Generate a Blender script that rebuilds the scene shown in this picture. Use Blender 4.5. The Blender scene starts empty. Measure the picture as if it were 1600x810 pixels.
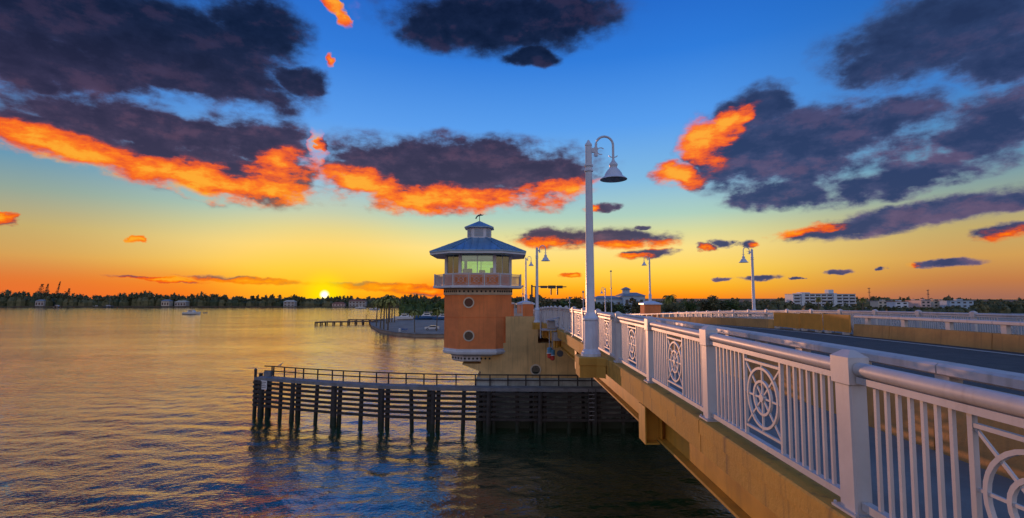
import bpy, math, random
import numpy as np
from mathutils import Vector, Matrix
R = math.radians
SC = bpy.context.scene
COL = SC.collection

# ------------------------------------------------------------------ camera
EYE = 10.5
F = 780.0
PITCH, YAW = math.atan(61 / F), .0061
cam = bpy.data.cameras.new('camera')
co = bpy.data.objects.new('camera', cam); COL.objects.link(co)
co.location = (0, 0, EYE)
co.rotation_euler = (R(90) + PITCH, 0, -YAW)
cam.sensor_width = 36; cam.lens = 36 * F / 1600
cam.clip_start = .05; cam.clip_end = 20000
SC.camera = co

def ray(px, py):
    u, v = (px - 800) / F, (405 - py) / F
    y = math.cos(PITCH) - v * math.sin(PITCH); z = math.sin(PITCH) + v * math.cos(PITCH); x = u
    return Vector((x * math.cos(YAW) + y * math.sin(YAW), -x * math.sin(YAW) + y * math.cos(YAW), z))
def at(px, py, Y):
    d = ray(px, py); return Vector((0, 0, EYE)) + d * (Y / d.y)
def onz(px, py, z=0.0):
    d = ray(px, py); return Vector((0, 0, EYE)) + d * ((z - EYE) / d.z)
def azel(px, py):
    d = ray(px, py).normalized(); return math.degrees(math.atan2(d.x, d.y)), math.degrees(math.asin(d.z))

# ------------------------------------------------------------------ render settings
SC.render.engine = 'CYCLES'
SC.cycles.use_denoising = True
SC.cycles.max_bounces = 8; SC.cycles.transparent_max_bounces = 12
SC.cycles.caustics_reflective = False; SC.cycles.caustics_refractive = False
SC.cycles.sample_clamp_indirect = 4
SC.view_settings.view_transform = 'Standard'; SC.view_settings.look = 'None'
SC.view_settings.exposure = 0.0; SC.view_settings.gamma = 1.0

# ------------------------------------------------------------------ sky
SUN_AZ, _ = azel(507, 460)
SUN_EL_DISC = .36
SUN_EL = .42
def lin(c):
    return tuple((v / 255 / 12.92) if v / 255 <= .04045 else ((v / 255 + .055) / 1.055) ** 2.4 for v in c[:3])
class NT:
    def __init__(s, tree): s.t = tree
    def n(s, kind, **kw):
        nd = s.t.nodes.new(kind)
        for k, v in kw.items(): setattr(nd, k, v)
        return nd
    def link(s, a, b): s.t.links.new(a, b)
    def put(s, sock, v):
        if hasattr(v, 'is_linked') or hasattr(v, 'links'): s.t.links.new(v, sock)
        else: sock.default_value = v
    def m(s, op, a, b=None, c=None, clamp=False):
        nd = s.n('ShaderNodeMath', operation=op, use_clamp=clamp)
        for i, v in enumerate((a, b, c)):
            if v is not None: s.put(nd.inputs[i], v)
        return nd.outputs[0]
    def v(s, op, a, b=None):
        nd = s.n('ShaderNodeVectorMath', operation=op)
        s.put(nd.inputs[0], a)
        if b is not None: s.put(nd.inputs[1], b)
        return nd.outputs[0]
    def step(s, x, lo, hi, a=0., b=1.):
        nd = s.n('ShaderNodeMapRange', interpolation_type='SMOOTHSTEP')
        s.put(nd.inputs[0], x); nd.inputs[1].default_value = lo; nd.inputs[2].default_value = hi
        nd.inputs[3].default_value = a; nd.inputs[4].default_value = b
        return nd.outputs[0]
    def ramp(s, x, stops, mode='LINEAR'):
        nd = s.n('ShaderNodeValToRGB'); cr = nd.color_ramp; cr.interpolation = mode
        while len(cr.elements) < len(stops): cr.elements.new(.5)
        for e, (p, c) in zip(cr.elements, sorted(stops)): e.position = p; e.color = (*c, 1)
        s.put(nd.inputs[0], x); return nd.outputs[0]
    def mix(s, f, a, b, blend='MIX'):
        nd = s.n('ShaderNodeMix', data_type='RGBA', blend_type=blend, clamp_factor=True)
        s.put(nd.inputs[0], f)
        for i, c in ((6, a), (7, b)):
            if isinstance(c, tuple): nd.inputs[i].default_value = (*c[:3], 1)
            else: s.put(nd.inputs[i], c)
        return nd.outputs[2]
    def noise(s, vec, scale, detail=4, rough=.55, dims='3D', out=0):
        nd = s.n('ShaderNodeTexNoise', noise_dimensions=dims)
        s.put(nd.inputs['Vector'], vec); nd.inputs['Scale'].default_value = scale
        nd.inputs['Detail'].default_value = detail; nd.inputs['Roughness'].default_value = rough
        return nd.outputs[out]

def build_world():
    w = bpy.data.worlds.new('World'); SC.world = w; w.use_nodes = True
    t = w.node_tree; t.nodes.clear(); N = NT(t)
    D = N.n('ShaderNodeTexCoord').outputs['Generated']
    sp = N.n('ShaderNodeSeparateXYZ'); N.link(D, sp.inputs[0])
    az = N.m('MULTIPLY', N.m('ARCTAN2', sp.outputs[0], sp.outputs[1]), 57.29578)
    el = N.m('MULTIPLY', N.m('ARCSINE', sp.outputs[2]), 57.29578)
    cb = N.n('ShaderNodeCombineXYZ'); N.link(az, cb.inputs[0]); N.link(el, cb.inputs[1]); P = cb.outputs[0]
    # --- clear sky: colour by height above the horizon, warm towards the sunset side
    e01 = N.m('DIVIDE', N.m('MAXIMUM', el, 0.), 90.)
    def rs(l): return [(d / 90., lin(c)) for d, c in l]
    near = N.ramp(e01, rs([(0, (255, 140, 22)), (1.2, (255, 180, 34)), (3, (255, 210, 78)), (5.5, (250, 222, 134)), (7.4, (214, 216, 158)),
                           (9.2, (172, 206, 190)), (13, (128, 184, 222)), (19, (84, 156, 236)), (26, (42, 122, 218)), (34, (20, 92, 192)), (90, (16, 56, 120))]))
    side = N.ramp(e01, rs([(0, (160, 106, 88)), (1.5, (192, 122, 72)), (3.5, (208, 156, 84)), (6, (192, 168, 106)), (9, (142, 162, 150)),
                           (12, (92, 148, 180)), (18, (60, 126, 202)), (28, (28, 100, 188)), (40, (18, 78, 156)), (90, (16, 56, 118))]))
    anti = N.ramp(e01, rs([(0, (150, 142, 160)), (4, (212, 186, 184)), (10, (222, 200, 196)), (18, (196, 198, 212)), (30, (152, 176, 214)), (50, (96, 138, 198)), (90, (40, 84, 150))]))
    dA = N.m('ABSOLUTE', N.m('ADD', az, 1.0))
    c = N.mix(N.step(dA, 20, 46), near, side)
    c = N.mix(N.step(dA, 60, 130), c, anti)
    sky = N.n('ShaderNodeTexSky', sky_type='NISHITA'); sky.sun_disc = False
    sky.sun_elevation = R(SUN_EL); sky.sun_rotation = R(SUN_AZ)
    c = N.v('ADD', N.v('MULTIPLY', sky.outputs[0], (.012, .012, .012)), c)
    # glow round the sun
    sd = (math.sin(R(SUN_AZ)) * math.cos(R(SUN_EL_DISC)), math.cos(R(SUN_AZ)) * math.cos(R(SUN_EL_DISC)), math.sin(R(SUN_EL_DISC)))
    dv = N.n('ShaderNodeVectorMath', operation='DOT_PRODUCT'); N.link(D, dv.inputs[0]); dv.inputs[1].default_value = sd
    ang = N.m('MULTIPLY', N.m('ARCCOSINE', N.m('MINIMUM', dv.outputs['Value'], 1.)), 57.29578)
    horiz = N.step(el, 0, 4.2, 1, 0)
    far = N.m('MULTIPLY', horiz, N.step(N.m('ABSOLUTE', N.m('SUBTRACT', az, SUN_AZ)), 4, 13))
    leftw = N.step(az, -9, 0, 1, 0)
    c = N.mix(N.m('MULTIPLY', N.m('MULTIPLY', far, leftw), .7), c, lin((255, 112, 4)))
    # --- clouds
    wn = N.noise(N.v('MULTIPLY', P, (.11, .2, 0)), 1.0, 3, .6, '2D', 1)
    warp = N.v('MULTIPLY', N.v('SUBTRACT', wn, (.5, .5, .5)), (5.0, 2.6, 0))
    wn2 = N.noise(N.v('MULTIPLY', P, (.45, .7, 0)), 1.0, 4, .6, '2D', 1)
    warp2 = N.v('MULTIPLY', N.v('SUBTRACT', wn2, (.5, .5, .5)), (1.6, .9, 0))
    Q = N.v('ADD', N.v('ADD', P, warp), warp2)
    Qs = N.v('ADD', P, N.v('MULTIPLY', warp2, (1.7, .8, 0)))
    def lobes(lst, vec, k=1.36):
        acc = None
        for L in lst:
            cx, cy, rx, ry = L[:4]; rot = L[4] if len(L) > 4 else 0
            a, e = azel(cx, cy)
            ra = abs(azel(cx + rx, cy)[0] - azel(cx - rx, cy)[0]) / 2 * k
            re = abs(azel(cx, cy + ry)[1] - azel(cx, cy - ry)[1]) / 2 * k
            mp = N.n('ShaderNodeMapping', vector_type='TEXTURE')
            N.link(vec, mp.inputs[0]); mp.inputs[1].default_value = (a, e, 0)
            mp.inputs[2].default_value = (0, 0, R(rot)); mp.inputs[3].default_value = (ra, re, 1)
            g = N.n('ShaderNodeTexGradient', gradient_type='SPHERICAL'); N.link(mp.outputs[0], g.inputs[0])
            acc = g.outputs['Fac'] if acc is None else N.m('MAXIMUM', acc, g.outputs['Fac'])
        return acc
    body = [(120, 30, 330, 90), (330, 95, 165, 62, -12), (60, 90, 200, 46), (250, 112, 150, 30), (400, 45, 80, 60), (470, 130, 40, 22),
            (240, 202, 230, 36, -4), (420, 228, 92, 42, -8), (60, 206, 110, 30), (130, 225, 150, 36, -5), (300, 262, 190, 42, -8), (440, 268, 66, 34),
            (715, 262, 195, 46), (600, 272, 100, 36), (700, 300, 170, 30), (560, 288, 60, 18), (850, 275, 70, 40),
            (780, 32, 170, 54), (700, 45, 80, 40), (880, 30, 80, 44), (830, 88, 44, 16),
            (1250, 235, 165, 66), (1180, 175, 62, 34, 15), (1340, 205, 112, 44, 8), (1420, 275, 150, 28, 4), (1130, 235, 60, 50), (1060, 275, 44, 20), (1230, 300, 90, 28),
            (1470, 50, 180, 72), (1565, 92, 90, 38), (1560, 190, 105, 48, 8), (1400, 90, 100, 40)]
    small = [(1440, 336, 225, 24, 7), (1300, 360, 110, 13, 6), (1560, 362, 62, 15, 2),
             (870, 372, 72, 19), (975, 372, 92, 18, -2), (1010, 397, 48, 9, 3), (1000, 357, 16, 6), (940, 325, 32, 8, 4), (1128, 381, 24, 8), (1105, 386, 16, 8), (1170, 381, 22, 6),
             (1480, 411, 66, 7, 2), (1312, 425, 28, 5), (1192, 434, 40, 5, 2), (1240, 434, 12, 3), (1380, 420, 14, 3), (895, 430, 24, 5), (1130, 436, 20, 3),
             (12, 343, 25, 11), (210, 373, 15, 6), (520, 8, 26, 12, -20), (536, 26, 18, 12, -40), (513, 95, 12, 12), (503, 228, 11, 14),
             (400, 439, 110, 7, -2), (250, 437, 90, 4, -3), (600, 449, 110, 8, -2), (670, 455, 70, 8)]
    lit = [(130, 240, 160, 30, -7), (300, 275, 200, 26, -8), (445, 262, 62, 34, 12), (430, 300, 70, 18), (300, 296, 130, 15, -9), (120, 262, 150, 14, -8), (0, 235, 60, 26),
           (700, 312, 190, 24), (570, 290, 90, 22, -8), (860, 300, 80, 22, 8), (505, 232, 14, 30),
           (1108, 222, 46, 46, 30), (1055, 275, 50, 24), (1140, 190, 50, 18, 30)]
    lits = [(850, 380, 80, 13), (985, 383, 100, 10), (990, 401, 40, 6), (925, 326, 18, 8), (12, 343, 30, 14), (210, 373, 20, 9), (528, 18, 38, 34, -25), (515, 95, 18, 17),
            (1250, 362, 90, 11, 6), (1570, 365, 70, 14), (1420, 413, 24, 6), (1105, 388, 14, 8), (1180, 381, 18, 6), (895, 430, 30, 6), (400, 440, 130, 9), (600, 449, 120, 9), (670, 455, 90, 10), (250, 437, 110, 6)]
    fb = N.noise(N.v('MULTIPLY', N.v('ADD', P, (211., 37., 0)), (.16, .30, 0)), 1.0, 9, .62, '2D')
    fb2 = N.noise(N.v('MULTIPLY', N.v('ADD', P, (71., 117., 0)), (.42, .8, 0)), 1.0, 7, .6, '2D')
    fb3 = N.noise(N.v('MULTIPLY', N.v('ADD', N.v('ADD', P, warp2), (31., 17., 0)), (.35, 1.5, 0)), 1.0, 6, .62, '2D')
    fbs = N.noise(N.v('MULTIPLY', N.v('ADD', P, (211., 35.4, 0)), (.16, .30, 0)), 1.0, 9, .62, '2D')
    rel = N.m('SUBTRACT', fb, fbs)
    fl = lobes(body, Q, 1.5); fs = lobes(small, Qs, 1.25)
    # out of the picture the same kind of scattered cloud goes on
    outm = N.m('MAXIMUM', N.step(N.m('ABSOLUTE', az), 52, 62), N.step(el, 36, 42))
    outm = N.m('MULTIPLY', outm, N.step(el, 3, 14))
    fbo = N.noise(N.v('MULTIPLY', D, (2.2, 2.2, 5.)), 1.6, 5, .5)
    outc = N.m('MULTIPLY', outm, N.step(fbo, .5, .72, 0, .6))
    dens = N.m('MAXIMUM', N.m('MAXIMUM', fl, N.m('MULTIPLY', fs, 1.0)), outc)
    rag = N.m('ADD', N.m('MULTIPLY', N.m('SUBTRACT', fb, .5), 1.1), N.m('MULTIPLY', N.m('SUBTRACT', fb2, .5), .5))
    rag = N.m('MULTIPLY', rag, N.step(el, 12, 26, 1., .55))
    d2 = N.m('ADD', dens, N.m('MULTIPLY', rag, N.step(dens, .02, .3)))
    alpha = N.m('MULTIPLY', N.step(d2, .09, .50), N.step(dens, .0, .12))
    fo = N.m('MAXIMUM', lobes(lit, Q), N.m('MULTIPLY', lobes(lits, Qs, 1.3), .9))
    lt = N.m('ADD', N.m('MULTIPLY', fo, .95), N.m('ADD', N.m('MULTIPLY', N.m('SUBTRACT', fb2, .5), .45), N.m('MULTIPLY', N.m('SUBTRACT', fb3, .5), .75)))
    lt = N.m('ADD', lt, N.m('MULTIPLY', rel, 1.1))
    lt = N.m('ADD', lt, N.m('MULTIPLY', N.step(alpha, .2, .95, 1, 0), .22))
    lt = N.m('MULTIPLY', N.step(lt, -.05, 1.0), N.step(fo, .0, .45))
    thick = N.step(d2, .12, .62)
    h01 = N.step(el, 6, 27)
    rt = N.step(az, 8, 24)
    dkA = N.mix(h01, N.mix(rt, lin((116, 88, 112)), lin((104, 98, 134))), N.mix(rt, lin((44, 58, 96)), lin((62, 88, 136))))
    dkB = N.mix(h01, N.mix(rt, lin((66, 56, 84)), lin((46, 62, 104))), N.mix(rt, lin((12, 20, 42)), lin((34, 48, 82))))
    sh = N.m('ADD', N.m('MULTIPLY', thick, .85), N.m('MULTIPLY', N.m('SUBTRACT', N.m('MULTIPLY', N.m('SUBTRACT', fb2, .45), .8), N.m('MULTIPLY', rel, 1.6)), N.step(el, 8, 24, .85, .38)), clamp=True)
    dark = N.mix(sh, dkA, dkB)
    # faint warm tint on the sunward edges of the higher clouds
    dark = N.mix(N.m('MULTIPLY', N.step(rel, .02, .2), N.step(el, 8, 24, .18, .05)), dark, lin((150, 92, 104)))
    litc = N.ramp(lt, [(0, lin((96, 62, 84))), (.25, lin((158, 66, 66))), (.45, lin((226, 84, 34))), (.68, lin((252, 108, 14))), (.86, lin((255, 136, 12))), (1, lin((255, 170, 36)))])
    cl = N.mix(N.step(lt, .0, .42), dark, litc)
    c = N.mix(N.m('MULTIPLY', alpha, .97), c, cl)
    # sun and its aureole
    c = N.mix(N.step(ang, .5, 15, .5, 0), c, lin((255, 196, 22)))
    c = N.mix(N.step(ang, .2, 3.2, .85, 0), c, lin((255, 236, 0)))
    disc = N.step(ang, .12, .58, 1, 0)
    c = N.mix(disc, c, (2.2, 1.9, 1.2))
    # below the horizon (never seen: water and land cover it)
    c = N.mix(N.step(el, -2, -.4, 1, 0), c, lin((60, 60, 62)))
    b2 = N.n('ShaderNodeBackground'); N.link(c, b2.inputs[0]); b2.inputs[1].default_value = 1.0
    out = N.n('ShaderNodeOutputWorld'); N.link(b2.outputs[0], out.inputs[0])
    w.cycles.sampling_method = 'MANUAL'; w.cycles.sample_map_resolution = 512
build_world()
sl = bpy.data.lights.new('sun', 'SUN'); sl.energy = 2.3; sl.angle = R(.6); sl.color = (1, .46, .25)
so = bpy.data.objects.new('sun', sl); COL.objects.link(so)
_d = Vector((math.sin(R(SUN_AZ)) * math.cos(R(SUN_EL)), math.cos(R(SUN_AZ)) * math.cos(R(SUN_EL)), math.sin(R(SUN_EL))))
so.rotation_euler = _d.to_track_quat('Z', 'Y').to_euler()
so.location = (-60, 150, 40)

# ------------------------------------------------------------------ materials
MATS = {}
def mat(name, col, rough=.6, var=.18, scale=3., bump=0., bscale=30., metal=0., spec=.5, streak=0., dirt=None):
    """procedural paint, concrete, wood ...: colour that drifts, optional vertical weather streaks and fine relief"""
    m = bpy.data.materials.new(name); m.use_nodes = True; N = NT(m.node_tree)
    b = m.node_tree.nodes['Principled BSDF']
    geo = N.n('ShaderNodeNewGeometry').outputs['Position']
    f = N.noise(geo, scale, 6, .62)
    lo = tuple(c * (1 - var) for c in col); hi = tuple(min(1, c * (1 + var)) for c in col)
    c = N.mix(N.step(f, .3, .7), lo, hi)
    if streak:
        g = N.noise(N.v('MULTIPLY', geo, (6., 6., .35)), 1., 5, .6)
        c = N.mix(N.m('MULTIPLY', N.step(g, .5, .78), streak), c, tuple(x * .45 for x in (dirt or col)))
    N.link(c, b.inputs['Base Color'])
    rr = N.m('ADD', N.m('MULTIPLY', N.m('SUBTRACT', f, .5), .25), rough, clamp=True); N.link(rr, b.inputs['Roughness'])
    b.inputs['Metallic'].default_value = metal
    b.inputs['Specular IOR Level'].default_value = spec
    if bump:
        bp = N.n('ShaderNodeBump'); bp.inputs['Strength'].default_value = bump; bp.inputs['Distance'].default_value = .02
        N.link(N.noise(geo, bscale, 5, .6), bp.inputs['Height']); N.link(bp.outputs[0], b.inputs['Normal'])
    MATS[name] = m; return m
def leafmat(name, a, b_):
    m = bpy.data.materials.new(name); m.use_nodes = True; N = NT(m.node_tree); b = m.node_tree.nodes['Principled BSDF']
    geo = N.n('ShaderNodeNewGeometry')
    c = N.mix(N.step(N.m('ADD', N.m('MULTIPLY', N.noise(geo.outputs['Position'], .35, 3, .6), .7), N.m('MULTIPLY', geo.outputs['Random Per Island'], .3)), .3, .7), a, b_)
    N.link(c, b.inputs['Base Color']); b.inputs['Roughness'].default_value = .6
    b.inputs['Specular IOR Level'].default_value = .3
    MATS[name] = m
mat('rail_paint', (.58, .565, .58), .48, .07, 2.5, .04, 40, streak=.42, dirt=(.5, .40, .30))
mat('lamp_paint', (.62, .68, .82), .38, .07, 3, .03, 40, streak=.18, dirt=(.4, .4, .44))
mat('tan_concrete', (.58, .32, .055), .8, .16, 1.3, .35, 22, streak=.8, dirt=(.33, .22, .10))
mat('tan_steel', (.62, .33, .045), .5, .12, 1.8, .06, 30, streak=.32, dirt=(.3, .18, .08))
mat('barrier_concrete', (.56, .30, .10), .85, .16, 1.2, .35, 25, streak=.4, dirt=(.3, .2, .12))
mat('barrier_panel_paint', (.78, .33, .05), .6, .10, 1.5, .1, 20, streak=.25)
mat('pier_concrete', (.74, .50, .22), .85, .15, .7, .4, 9, streak=.45, dirt=(.22, .17, .11))
mat('wet_concrete', (.42, .48, .48), .7, .3, .8, .4, 9, streak=.5)
mat('tower_stucco', (.82, .255, .085), .85, .13, .8, .35, 14, streak=.3, dirt=(.42, .16, .08))
mat('tower_trim', (.68, .70, .76), .55, .09, 1.5, .08, 20, streak=.2)
mat('cream_trim', (.66, .58, .46), .7, .10, 1.5, .1, 20, streak=.2)
mat('roof_metal', (.22, .38, .54), .36, .14, 1.2, .05, 12, metal=.35)
mat('soffit', (.50, .42, .38), .7, .08, 2)
mat('dark_gap', (.02, .022, .028), .8, .2, 2)
mat('sidewalk_concrete', (.24, .235, .22), .85, .14, 1.5, .3, 30)
mat('asphalt', (.085, .083, .08), .85, .22, 2.5, .5, 60)
mat('road_paint', (.62, .62, .58), .7, .2, 4)
mat('fender_timber', (.042, .038, .038), .8, .4, 2.0, .5, 18, streak=.4, dirt=(.02, .02, .02))
mat('fender_deck', (.20, .21, .24), .75, .25, 1.5, .4, 18)
mat('dock_wood', (.12, .085, .07), .85, .3, 2, .3, 10)
mat('sign_white', (.72, .72, .74), .6, .06, 4)
mat('sign_ink', (.06, .06, .08), .7, .05, 4)
mat('grey_metal', (.36, .38, .43), .45, .12, 3, .05, 30, metal=.3)
mat('dark_metal', (.045, .05, .06), .5, .2, 4, .1, 30)
mat('red_lens', (.55, .03, .02), .3, .1, 4)
mat('blue_lens', (.05, .25, .42), .3, .1, 4)
mat('ground_paving', (.34, .28, .23), .9, .2, .25, .3, 6)
mat('seawall', (.24, .23, .23), .9, .25, .8, .4, 6, streak=.5)
mat('soil', (.10, .09, .06), .95, .3, .1)
mat('trunk_bark', (.16, .125, .09), .9, .3, 3, .5, 15)
leafmat('leaf_dark', (.04, .06, .026), (.18, .165, .075))  # leaf tones lightened to stand in for distance haze
leafmat('leaf_mid', (.028, .06, .014), (.11, .15, .034))
leafmat('palm_leaf', (.12, .15, .03), (.34, .33, .09))
mat('house_white', (.46, .44, .42), .7, .07, .4, .1, 6)
mat('house_cream', (.62, .55, .44), .7, .07, .4, .1, 6)
mat('house_pink', (.62, .46, .42), .7, .07, .4, .1, 6)
mat('house_blue', (.38, .50, .62), .7, .07, .4, .1, 6)
mat('hotel_wall', (.60, .66, .72), .7, .07, .3, .1, 6)
mat('red_tile', (.30, .12, .08), .8, .2, 1.2, .3, 8)
mat('grey_roof', (.25, .29, .35), .7, .15, 1, .2, 8)
mat('hull_white', (.72, .73, .75), .25, .05, 1)
mat('hull_blue', (.05, .14, .32), .25, .08, 1)
mat('car_paint', (.66, .68, .70), .2, .04, 1)
mat('tyre', (.02, .02, .022), .8, .1, 3)
def tideline(name, z0, z1, col):
    m = MATS[name]; N = NT(m.node_tree); b = m.node_tree.nodes['Principled BSDF']; old = b.inputs['Base Color'].links[0].from_socket
    g = N.n('ShaderNodeNewGeometry').outputs['Position']; sp = N.n('ShaderNodeSeparateXYZ'); N.link(g, sp.inputs[0])
    z = N.m('ADD', sp.outputs[2], N.m('MULTIPLY', N.m('SUBTRACT', N.noise(g, 2.5, 4), .5), .8))
    N.link(N.mix(N.step(z, z0, z1, 1, 0), old, col), b.inputs['Base Color'])
tideline('fender_timber', .55, .85, (.018, .030, .018)); tideline('wet_concrete', .6, 1.0, (.03, .05, .035))
def glassmat(name, tint, refl=.12):
    m = bpy.data.materials.new(name); m.use_nodes = True; t = m.node_tree; t.nodes.clear(); N = NT(t)
    tr = N.n('ShaderNodeBsdfTransparent'); tr.inputs[0].default_value = (*tint, 1)
    gl = N.n('ShaderNodeBsdfGlossy'); gl.inputs['Roughness'].default_value = .03; gl.inputs[0].default_value = (.8, .95, .9, 1)
    fr = N.n('ShaderNodeFresnel'); fr.inputs[0].default_value = 1.5
    mx = N.n('ShaderNodeMixShader'); N.link(N.m('ADD', fr.outputs[0], refl), mx.inputs[0]); N.link(tr.outputs[0], mx.inputs[1]); N.link(gl.outputs[0], mx.inputs[2])
    o = N.n('ShaderNodeOutputMaterial'); N.link(mx.outputs[0], o.inputs[0]); MATS[name] = m
glassmat('tower_glass', (.78, 1, .86), .16)
def darkglass(name, col):
    m = bpy.data.materials.new(name); m.use_nodes = True; b = m.node_tree.nodes['Principled BSDF']; N = NT(m.node_tree)
    geo = N.n('ShaderNodeNewGeometry').outputs['Position']
    N.link(N.mix(N.noise(geo, 1.2, 3), tuple(c * .5 for c in col), col), b.inputs['Base Color'])
    b.inputs['Roughness'].default_value = .08; b.inputs['Specular IOR Level'].default_value = .6; MATS[name] = m
darkglass('window_glass', (.03, .045, .06)); darkglass('porthole_glass', (.012, .03, .03))
def watermat():
    m = bpy.data.materials.new('water'); m.use_nodes = True; t = m.node_tree; t.nodes.clear(); N = NT(t)
    geo = N.n('ShaderNodeNewGeometry').outputs['Position']
    n1 = N.noise(N.v('MULTIPLY', geo, (.75, 1.15, 1.)), 1.15, 3, .55)
    n2 = N.noise(N.v('MULTIPLY', geo, (.8, 1.2, 1.)), 4.2, 3, .55)
    h = N.m('ADD', N.m('MULTIPLY', n1, .085), N.m('MULTIPLY', n2, .042))
    patch = N.step(N.noise(N.v('MULTIPLY', geo, (.5, 1.2, 1.)), .035, 3, .6), .3, .7, .55, 1.35)
    h = N.m('MULTIPLY', h, patch)
    bp = N.n('ShaderNodeBump'); bp.inputs['Strength'].default_value = 1.; bp.inputs['Distance'].default_value = .85
    N.link(h, bp.inputs['Height'])
    df = N.n('ShaderNodeBsdfDiffuse'); df.inputs[0].default_value = (.003, .06, .026, 1)
    gl = N.n('ShaderNodeBsdfGlossy'); gl.inputs[0].default_value = (1, .92, .86, 1); gl.inputs['Roughness'].default_value = .08
    lw = N.n('ShaderNodeLayerWeight'); lw.inputs[0].default_value = .5
    for nd in (df, gl, lw): N.link(bp.outputs[0], nd.inputs['Normal'])
    fac = N.m('ADD', N.m('MULTIPLY', N.m('POWER', lw.outputs['Facing'], 2.2), .9), .08)
    mx = N.n('ShaderNodeMixShader'); N.link(fac, mx.inputs[0]); N.link(df.outputs[0], mx.inputs[1]); N.link(gl.outputs[0], mx.inputs[2])
    o = N.n('ShaderNodeOutputMaterial'); N.link(mx.outputs[0], o.inputs[0]); MATS['water'] = m
watermat()

# ------------------------------------------------------------------ mesh helpers
class MB:
    def __init__(s): s.v = []; s.f = []
    def add(s, vs, fs):
        k = len(s.v); s.v += [tuple(p) for p in vs]; s.f += [tuple(i + k for i in f) for f in fs]; return s
    def box(s, x0, x1, y0, y1, z0, z1):
        return s.add([(x0, y0, z0), (x1, y0, z0), (x1, y1, z0), (x0, y1, z0), (x0, y0, z1), (x1, y0, z1), (x1, y1, z1), (x0, y1, z1)],
                     [(0, 3, 2, 1), (4, 5, 6, 7), (0, 1, 5, 4), (1, 2, 6, 5), (2, 3, 7, 6), (3, 0, 4, 7)])
    def cbox(s, x0, x1, y0, y1, z0, z1, c=.01):
        """box with chamfered vertical edges and top edge"""
        def ring(i, z): return [(x0 + i + c, y0 + i, z), (x1 - i - c, y0 + i, z), (x1 - i, y0 + i + c, z), (x1 - i, y1 - i - c, z), (x1 - i - c, y1 - i, z), (x0 + i + c, y1 - i, z), (x0 + i, y1 - i - c, z), (x0 + i, y0 + i + c, z)]
        return s.stack([ring(0, z0), ring(0, z1 - c), ring(c, z1)])
    def stack(s, rings, cap=True):
        n = len(rings[0]); vs = [p for r in rings for p in r]; fs = []
        for k in range(len(rings) - 1):
            for i in range(n):
                j = (i + 1) % n; fs.append((k * n + i, k * n + j, (k + 1) * n + j, (k + 1) * n + i))
        if cap: fs.append(tuple(range(n - 1, -1, -1))); fs.append(tuple((len(rings) - 1) * n + i for i in range(n)))
        return s.add(vs, fs)
    def lathe(s, prof, n=16, c=(0, 0, 0), cap=True):
        return s.stack([[(c[0] + r * math.cos(2 * math.pi * i / n), c[1] + r * math.sin(2 * math.pi * i / n), c[2] + z) for i in range(n)] for r, z in prof], cap)
    def tube(s, pts, rad, n=8):
        pts = [Vector(p) for p in pts]; rings = []
        for k, p in enumerate(pts):
            d = (pts[min(k + 1, len(pts) - 1)] - pts[max(k - 1, 0)]).normalized()
            a = d.cross(Vector((0, 0, 1)) if abs(d.z) < .95 else Vector((1, 0, 0))).normalized(); b = d.cross(a)
            r = rad[k] if isinstance(rad, (list, tuple)) else rad
            rings.append([p + (a * math.cos(2 * math.pi * i / n) + b * math.sin(2 * math.pi * i / n)) * r for i in range(n)])
        return s.stack(rings)
    def bar(s, a, b, w, h):
        """square bar from a to b"""
        a, b = Vector(a), Vector(b); d = (b - a).normalized()
        u = d.cross(Vector((0, 0, 1)) if abs(d.z) < .95 else Vector((1, 0, 0))).normalized() * w / 2; t = d.cross(u).normalized() * h / 2
        return s.stack([[q - u - t, q + u - t, q + u + t, q - u + t] for q in (a, b)])
    def sweepy(s, prof, ys, zf):
        """closed XZ outline swept along Y, following the bridge's vertical curve"""
        return s.stack([[(x, y, z + zf(y)) for x, z in prof] for y in ys])
    def torus(s, r, w, n=24, axis='x', c=(0, 0, 0), d=None):
        """flat ring of square section"""
        d = d or w; vs = []; fs = []
        for i in range(n):
            t = 2 * math.pi * i / n
            for rr, dd in ((r - w / 2, -d / 2), (r + w / 2, -d / 2), (r + w / 2, d / 2), (r - w / 2, d / 2)):
                p = (dd, rr * math.cos(t), rr * math.sin(t)) if axis == 'x' else (rr * math.cos(t), dd, rr * math.sin(t))
                vs.append((c[0] + p[0], c[1] + p[1], c[2] + p[2]))
        for i in range(n):
            j = (i + 1) % n
            for k in range(4): l = (k + 1) % 4; fs.append((i * 4 + k, i * 4 + l, j * 4 + l, j * 4 + k))
        return s.add(vs, fs)
    def mesh(s, name, m, smooth=False, org=(0, 0, 0)):
        me = bpy.data.meshes.new(name)
        me.from_pydata([(p[0] - org[0], p[1] - org[1], p[2] - org[2]) for p in s.v], [], s.f)
        me.materials.append(MATS[m])
        import bmesh
        bm = bmesh.new(); bm.from_mesh(me); bmesh.ops.recalc_face_normals(bm, faces=bm.faces[:]); bm.to_mesh(me); bm.free()
        if smooth:
            me.polygons.foreach_set('use_smooth', [True] * len(me.polygons))
            me.set_sharp_from_angle(angle=R(40))
        return me
ORG = {}
def thing(name, label, cat, loc=(0, 0, 0), group=None):
    o = bpy.data.objects.new(name, None); COL.objects.link(o); o.location = loc; o.empty_display_size = .3
    ORG[o] = Vector(loc); o['label'] = label; o['category'] = cat
    if group: o['group'] = group
    return o
def tag(o, label, cat, group=None):
    o['label'] = label; o['category'] = cat
    if group: o['group'] = group
    return o
def part(name, mb, m, parent=None, smooth=False):
    """world-space geometry as one mesh object under its thing"""
    org = ORG[parent] if parent else (0, 0, 0)
    o = bpy.data.objects.new(name, mb.mesh(name, m, smooth, org)); COL.objects.link(o)
    ORG[o] = Vector(org)
    if parent: o.parent = parent
    return o
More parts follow.
